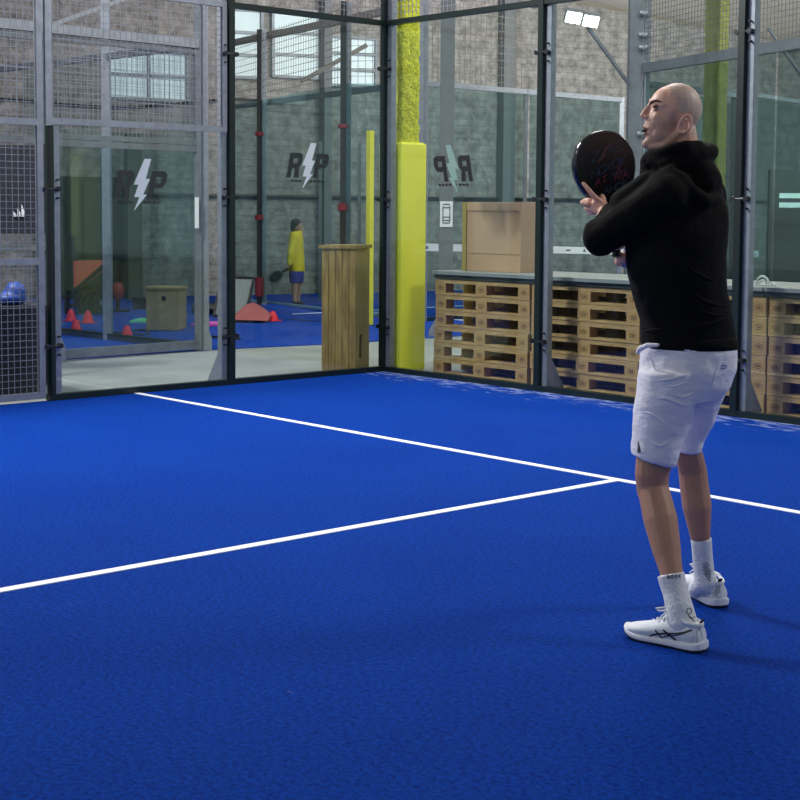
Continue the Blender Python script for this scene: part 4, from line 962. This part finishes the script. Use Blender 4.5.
patch(b2, stroke([(703, 563), (711, 572)], .9)+stroke([(703, 566), (711, 575)], .9)+stroke([(703, 569), (711, 578)], .9)+stroke([(704, 573), (710, 581)], .9)+stroke([(706, 562), (709, 566)], .8), 'heel_print', 'ink', s2, sub=2)

# shoes
def shoe(heel, toe, lab):
    heel = Vector((heel.x, heel.y, 0)); d = (toe-heel); d.z = 0; L = d.length; d.normalize(); lat = Vector((-d.y, d.x, 0))
    if lat.dot(FH) > 0: lat = -lat       # lat: towards the camera
    W_ = [(0.0, .020, .05), (.03, .034, .086), (.12, .041, .098), (.24, .042, .095), (.36, .043, .100), (.48, .046, .090), (.60, .049, .076), (.72, .051, .066), (.82, .050, .058), (.90, .044, .052), (.96, .033, .046), (1.0, .018, .038)]
    mb = MB(); n = 28; vs = []; fs = []
    for t, hw, ht in W_:
        c = heel + d*(t*L)
        for j in range(n):
            a = 2*PI*j/n; cx, sz = math.cos(a), math.sin(a)
            px = (abs(cx)**.8)*(1 if cx > 0 else -1)*hw*(1-.22*max(0, sz)**1.5); pz = (sz*.5+.5)*(ht-.014)+.014
            vs.append(c + lat*px + UP*pz)
    for i in range(len(W_)-1):
        a, b = i*n, (i+1)*n; fs += [(a+j, a+(j+1) % n, b+(j+1) % n, b+j) for j in range(n)]
    fs += [tuple(range(n)), tuple(range((len(W_)-1)*n, len(W_)*n))]
    mb.add(vs, fs)
    mb.path([heel + d*(L*(.19+.155*math.cos(a))) + lat*(.034*math.sin(a)) + UP*(.096+.006*math.cos(a)+.008*(math.cos(a) > .3)) for a in [2*PI*k/20 for k in range(20)]], .0075, 10, closed=True)
    mb.cap(heel+d*(L*.33)+UP*.112, .016, heel+d*(L*.46)+UP*.092, .014)
    me = mb.fuse(.004, 4); root = link_mesh('shoe', me, 'shoe', man)
    def sole(zs, name, m_, grow):
        v2 = []; f2 = []; prof = [(-.025, .006), (-.012, .024), (.02, .035), (.08, .040), (.2, .041), (.35, .040), (.48, .041), (.6, .046), (.72, .050), (.82, .049), (.9, .043), (.96, .032), (1.0, .018), (1.012, .006)]
        k = len(prof); spring = lambda t: .018*max(0, (t-.75)/.25)**2 + .004*max(0, (.1-t)/.1)
        out = [(t, w) for t, w in prof] + [(t, -w) for t, w in reversed(prof)]; N_ = len(out)
        for z, gg in zs:
            for t, w in out: v2.append(heel + d*(t*L) + lat*(w+(grow*gg if w > 0 else -grow*gg)) + UP*(z*(1+.35*max(0, 1-t/.5)*(z > .015)) + spring(t)))
        for i in range(len(zs)-1): f2 += [(i*N_+j, i*N_+(j+1) % N_, (i+1)*N_+(j+1) % N_, (i+1)*N_+j) for j in range(N_)]
        f2 += [tuple(range(N_)), tuple(range((len(zs)-1)*N_, len(zs)*N_))]
        return MB().add(v2, f2).build(name, m_, root, smooth=False)
    sole([(.006, .0), (.010, .8), (.016, 1), (.021, .7), (.024, -.4)], 'midsole', 'midsole', .004)
    sole([(.0, 0), (.007, .5)], 'outsole', 'black', .002)
    # laces: crossings and a bow
    mb = MB()
    for i in range(5):
        t = .42+i*.055; z = .106-.009*i
        mb.path([heel+d*(t*L)+lat*.026+UP*(z-.010), heel+d*((t+.012)*L)+UP*(z+.004), heel+d*((t+.028)*L)-lat*.026+UP*(z-.010)], .0032, 6)
    k0 = heel+d*(L*.41)+UP*.118
    for sg in (-1, 1):
        mb.path([k0, k0+d*.018+lat*.02*sg+UP*.012, k0+d*.045+lat*.03*sg+UP*.006, k0+d*.04+lat*.022*sg-UP*.004, k0+d*.012+lat*.008*sg, k0], .003, 6)
        mb.path([k0, k0+d*.01+lat*.03*sg-UP*.004, k0+d*.022+lat*.045*sg-UP*.022], .0026, 6)
    mb.build('laces', 'white', root)
    return root, heel, d, lat, L
H1, T1 = ground(703.5, 652), ground(628.5, 635)
sh1, he1, d1, l1, L1 = shoe(H1, T1 + (T1-H1)*.02, 'l')
sh2, he2, d2, l2, L2 = shoe(ground(720.5, 608), ground(677, 585), 'r')
x1 = bvh_of(sh1); x2 = bvh_of(sh2)
def up1(q): return [(x-1, 630.5+(y-632)*.72 + (665-x)*.03) for x, y in q]
patch(x1, stroke(up1([(647, 644), (649.5, 640), (655, 637), (664, 636), (676, 637), (685, 635.5), (693, 632.5)]), 1.5)+stroke(up1([(666, 639.5), (676, 639.5), (685, 637), (692, 633.5)]), .9)+stroke(up1([(656, 631), (660, 637), (664, 645)]), 1.3)
      +stroke(up1([(664, 631), (670, 638), (677, 646)]), 1.6)+stroke(up1([(670, 638), (663, 642), (658.5, 646)]), .9), 'side_stripes', 'black', sh1, .0012)
patch(x1, [((700, 626), (703, 640), (690, 645), (694, 636))], 'heel_panel', 'shoegrey', sh1, .0008)
patch(x2, stroke([(686.5, 587), (690, 593), (697, 600)], 1.6)+stroke([(686.5, 593), (692, 591), (704, 589)], 1.3), 'side_stripes', 'black', sh2, .0012)
patch(x2, [((706, 588), (720, 585), (721, 598), (708, 600))], 'heel_panel', 'shoegrey', sh2, .0008)
mb = MB()   # pull tabs behind the ankle
mb.bar(he1+d1*.012+UP*.098, he1+d1*.004+UP*.110, .016, .004, side=l1); mb.build('pull_tab', 'navy', sh1)
mb = MB(); mb.bar(he2+d2*.012+UP*.098, he2+d2*.004+UP*.110, .016, .004, side=l2); mb.build('pull_tab', 'navy', sh2)
# wrist band on the right hand
MB().tube(A(632, 259, .42), A(623.5, 258.5, .412), .034, .033, 20).build('wrist_band', 'lilac', man, smooth=True)

# ------------------------------------------------------------------ racket
rk = empty('padel_racket', RP_(0, RL*.5), 'black padel racket held up in front of the man\'s face', 'racket')
def outline(k=1.0, n=48):
    pts = []
    for i in range(n):
        a = 2*PI*i/n; x = math.sin(a); y = -math.cos(a)      # y=-1 top, +1 bottom
        hw = .120*k; 
        top, bot = .128*k, .165*k
        yy = y*(top if y < 0 else bot); xx = (abs(x)**.92)*(1 if x > 0 else -1)*hw
        if y > 0: xx *= (1-.30*y**2)
        pts.append((xx, .132+yy))
    return pts
o_ = outline(1.0); i_ = outline(.955)
MB().prism([RP_(x, y, -.016) for x, y in i_], RN*.034).build('racket_face', 'racketface', rk)
mb = MB(); n = len(o_)
vs = []; 
for z, k in ((-.019, .965), (-.014, 1.0), (.014, 1.0), (.019, .965)): vs += [RP_(x, y, z) for x, y in outline(k)]
fs = []
for a in range(3): fs += [(a*n+j, a*n+(j+1) % n, (a+1)*n+(j+1) % n, (a+1)*n+j) for j in range(n)]
vs += [RP_(x, y, .019) for x, y in outline(.945)] + [RP_(x, y, -.019) for x, y in outline(.945)]
fs += [(3*n+j, 3*n+(j+1) % n, 4*n+(j+1) % n, 4*n+j) for j in range(n)] + [(5*n+j, 5*n+(j+1) % n, (j+1) % n, j) for j in range(n)]
mb.add(vs, fs).build('racket_rim', 'rim', rk, smooth=True)
mb = MB()
for s_ in (-1, 1): mb.cap(RP_(.050*s_, .283), .013, RP_(.014*s_, .345), .012)
mb.cap(RP_(0, .335), .016, RP_(0, RL-.11), .015); link_mesh('throat', mb.fuse(.004, 3), 'rim', rk)
g_ = MB().loft([(RP_(0, RL-.13), RX*.014, RN*.016), (RP_(0, RL-.12), RX*.016, RN*.018), (RP_(0, RL-.012), RX*.016, RN*.018), (RP_(0, RL-.008), RX*.019, RN*.021), (RP_(0, RL), RX*.018, RN*.02)], 20).build('grip', 'rubber', rk, smooth=True)
# printed lettering on the face
def rs(mb, pts, w=.0045):
    for (xa, ya), (xb, yb) in zip(pts, pts[1:]):
        a, b = RP_(xa, ya, .0185), RP_(xb, yb, .0185); mb.bar(a, b, w, .0016, side=(b-a).cross(RN))
GL = {'Z': [(0, 0, 1, 0), (1, 0, 0, 1), (0, 1, 1, 1)], 'E': [(0, 0, 0, 1), (0, 0, 1, 0), (0, .5, .8, .5), (0, 1, 1, 1)], 'A': [(0, 1, .5, 0), (.5, 0, 1, 1), (.25, .6, .75, .6)], 'N': [(0, 1, 0, 0), (0, 0, 1, 1), (1, 1, 1, 0)],
      'C': [(1, 0, 0, 0), (0, 0, 0, 1), (0, 1, 1, 1)], 'O': [(0, 0, 1, 0), (1, 0, 1, 1), (1, 1, 0, 1), (0, 1, 0, 0)], 'X': [(0, 0, 1, 1), (1, 0, 0, 1)], 'T': [(0, 0, 1, 0), (.5, 0, .5, 1)], 'V': [(0, 0, .5, 1), (.5, 1, 1, 0)], '/': [(.9, 0, .1, 1)], 'K': [(0, 0, 0, 1), (1, 0, 0, .55), (0, .45, 1, 1)], 'R': [(0, 1, 0, 0), (0, 0, 1, 0), (1, 0, 1, .5), (1, .5, 0, .5), (.3, .5, 1, 1)]}
def word(txt, x, y, w, h, gap, slope, m_, sw=.004):
    mb = MB()
    for ch in txt:
        for a, b, c, d_ in GL.get(ch, []): rs(mb, [(x+a*w+(1-b)*h*.22, y+b*h-a*w*slope), (x+c*w+(1-d_)*h*.22, y+d_*h-c*w*slope)], sw)
        x += w+gap; y -= (w+gap)*slope
    mb.build('print', m_, rk)
word('ZZ', -.052, .078, .028, .034, .006, .25, 'rblue', .0028); word('AE', .012, .060, .030, .038, .006, .2, 'rteal', .0028); word('/', -.018, .062, .040, .050, 0, .2, 'rorange', .0034)
word('/', -.03, .068, .040, .050, 0, .2, 'rorange', .003)
word('NO', -.060, .142, .024, .026, .006, .25, 'rteal', .0028); word('XOK', -.004, .126, .024, .028, .006, .22, 'rblue', .0028); word('X', .036, .142, .022, .026, 0, .2, 'rred', .004)
word('AT', -.050, .176, .020, .024, .005, .2, 'rred', .003); word('RA', .028, .170, .024, .024, .005, .1, 'rred', .003); word('KN', .02, .158, .024, .02, .004, .1, 'rblue', .0028)
word('ANCE', -.022, .214, .019, .021, .005, .15, 'rteal', .0035)

# ------------------------------------------------------------------ the child
kg = ground(297, 304.5); DK = (kg-CP).dot(CF); kid = empty('person', kg, 'child in yellow hoodie and blue shorts standing on the far court', 'person')
def K(px, py, w=0.): return at(px, py, DK+w)
KP = DK/FPX
b = MB()
b.ell(K(297.5, 225.5), (.075, .078, .095), R=HR); b.cap(K(299.5, 228), .055, K(300.5, 231), .045); b.cap(K(302.2, 226.5), .012, K(303.4, 228), .012)
b.cap(K(297, 231), .04, K(296.5, 238), .045)
b.loft([(K(296.5, 235), RH*.09, FH*.13), (K(296, 250), RH*.10, FH*.14), (K(297, 272), RH*.10, FH*.14)])
for dw, dx in ((-.09, -1.0), (.09, 2.2)):
    b.cap(K(296.5+dx, 272, dw), .078, K(296+dx, 288, dw), .05); b.cap(K(296+dx, 288, dw), .048, K(295.5+dx, 301, dw), .035); b.cap(K(295.5+dx, 302, dw), .034, K(299+dx, 302.8, dw), .03)
b.cap(K(294, 239, -.12), .035, K(290, 253, -.2), .034); b.cap(K(290, 253, -.2), .034, K(288.5, 266, -.2), .024); b.cap(K(288.5, 266, -.2), .026, K(287, 269.5, -.2), .026)
for i in range(4): b.cap(K(287.6, 267+i*.9, -.18), .01, K(285.6, 268+i*.9, -.24), .009, n=8)
b.cap(K(288, 267, -.22), .011, K(285.9, 267.2, -.26), .009, n=8)
b.cap(K(297, 237, .14), .045, K(300, 252, .2), .036); b.cap(K(300, 252, .2), .034, K(302, 262, .2), .024)
bk = link_mesh('body', b.fuse(.014, 3), 'kidskin', kid)
h = MB(); h.ell(K(296, 223.8), (.092, .09, .088), R=HR); h.cap(K(293.5, 226.5), .055, K(293.5, 231), .04); link_mesh('hair', h.fuse(.012, 3), 'hairdk', kid)
for w_ in (-.072, .0): MB().ell(K(302.6, 225.2, w_), (.012, .012, .010)).build('eye', 'iris', kid, smooth=True)
h = MB(); h.loft([(K(296.5, 271.5), RH*.128, FH*.17), (K(296.4, 262), RH*.128, FH*.17), (K(296, 248), RH*.122, FH*.168), (K(296.5, 238), RH*.105, FH*.16), (K(297, 232.6), RH*.085, FH*.11)])
h.cap(K(294, 237.5, -.11), .078, K(290.5, 253, -.2), .055); h.cap(K(290.5, 253, -.2), .055, K(289.3, 264, -.2), .042); h.cap(K(297, 237.5, .12), .065, K(299.5, 252, .2), .055); h.cap(K(299.5, 252, .2), .055, K(300.5, 260, .2), .04)
h.ell(K(294.5, 235, 0), (.095, .13, .06), R=HR); h.path([K(297+4.2*math.cos(t), 232.8-.6*math.cos(t), .07*math.sin(t)) for t in [2*PI*k/12 for k in range(12)]], .028, 8, closed=True)
link_mesh('hoodie', h.fuse(.014, 4), 'kidyellow', kid)
h = MB(); h.loft([(K(296.5, 270), RH*.112, FH*.15), (K(296.3, 276), RH*.115, FH*.155)])
for dw, dx in ((-.085, -1.0), (.085, 2.0)): h.loft([(K(296.4+dx*.6, 271, dw), RH*.105, FH*.088), (K(296+dx, 283, dw), RH*.088, FH*.08)])
link_mesh('shorts', h.fuse(.012, 3), 'kidblue', kid)
for dw, dx in ((-.09, -1.0), (.09, 2.2)):
    h = MB(); h.cap(K(295+dx, 302.6, dw), .045, K(299.6+dx, 303.2, dw), .036); link_mesh('shoe', h.fuse(.01, 3), 'black', kid)
kr = empty('padel_racket', K(279, 274, -.22), 'dark racket hanging from the hand of the child in yellow', 'racket')
MB().cap(K(287.6, 268.5, -.22), .018, K(280.5, 273.5, -.22), .016).build('grip', 'rubber', kr)
c = K(275.5, 277, -.22); ax = (K(281, 273, -.22)-K(271, 281, -.22)).normalized(); ay = (UP - ax*UP.dot(ax)).normalized()
pts = [c + ax*(.13*math.cos(t)) + ay*(.085*math.sin(t)) for t in [2*PI*k/24 for k in range(24)]]
MB().prism(pts, FH*.035).build('racket_face', 'navy', kr); MB().path(pts, .016, 6, closed=True).build('racket_rim', 'galv_dk', kr)

# ------------------------------------------------------------------ light
def area(name, loc, target, size, power, color=(1, 1, 1), sy=None):
    l = bpy.data.lights.new(name, 'AREA'); l.energy = power; l.size = size; l.color = color
    if sy: l.shape = 'RECTANGLE'; l.size_y = sy
    o = bpy.data.objects.new(name, l); COL.objects.link(o); o.location = loc
    o.rotation_euler = (Vector(target)-Vector(loc)).to_track_quat('-Z', 'Y').to_euler(); return o
area('court_light', (-.4, -5.5, 6.2), (4, -3, 0), 1.2, 640, (1, .98, .95))
area('court_light', (10.2, .5, 6.2), (4, -1.5, 0), 1.2, 260, (1, .98, .95))
area('court_light', (2.5, -1.0, 7.2), (4, -3, 0), 2.0, 260, (1, 1, 1))
area('court_light', (-.4, -11.5, 6.2), (6, -5, 1), 1.2, 170, (1, .98, .95))  # unseen light added from the left to brighten the man's face
area('hall_light', (-5, 5, 6.6), (-8, 6, 0), 3, 330, (1, .98, .95))
area('hall_light', (-5, -3, 6.6), (-7, -1, 0), 3, 220, (1, 1, 1))
area('hall_light', (-1, 9.5, 6.6), (-9, 13, 5), 3, 340, (1, .97, .92))  # unseen light added to brighten the far wall and eave
area('hall_light', (4, 8, 6.6), (-1, 8, 0), 3, 260, (1, .97, .92))
area('added_ceiling_light', (.5, 7.5, 5.4), (-5, 13.5, 8.6), 1.5, 1100, (1, .95, .87))  # unseen light added below the roof to brighten the ceiling
area('hall_light', (1.5, 2.4, 6.5), (1.5, 1.2, 0), 2, 200, (1, .99, .95))
w = bpy.data.worlds.new('world'); S.world = w; w.use_nodes = True
w.node_tree.nodes['Background'].inputs[0].default_value = (.80, .92, 1, 1); w.node_tree.nodes['Background'].inputs[1].default_value = .45
S.view_settings.view_transform = 'Standard'; S.view_settings.look = 'None'; S.view_settings.gamma = 1; S.view_settings.exposure = 0
S.cycles.transparent_max_bounces = 48; S.cycles.max_bounces = 8
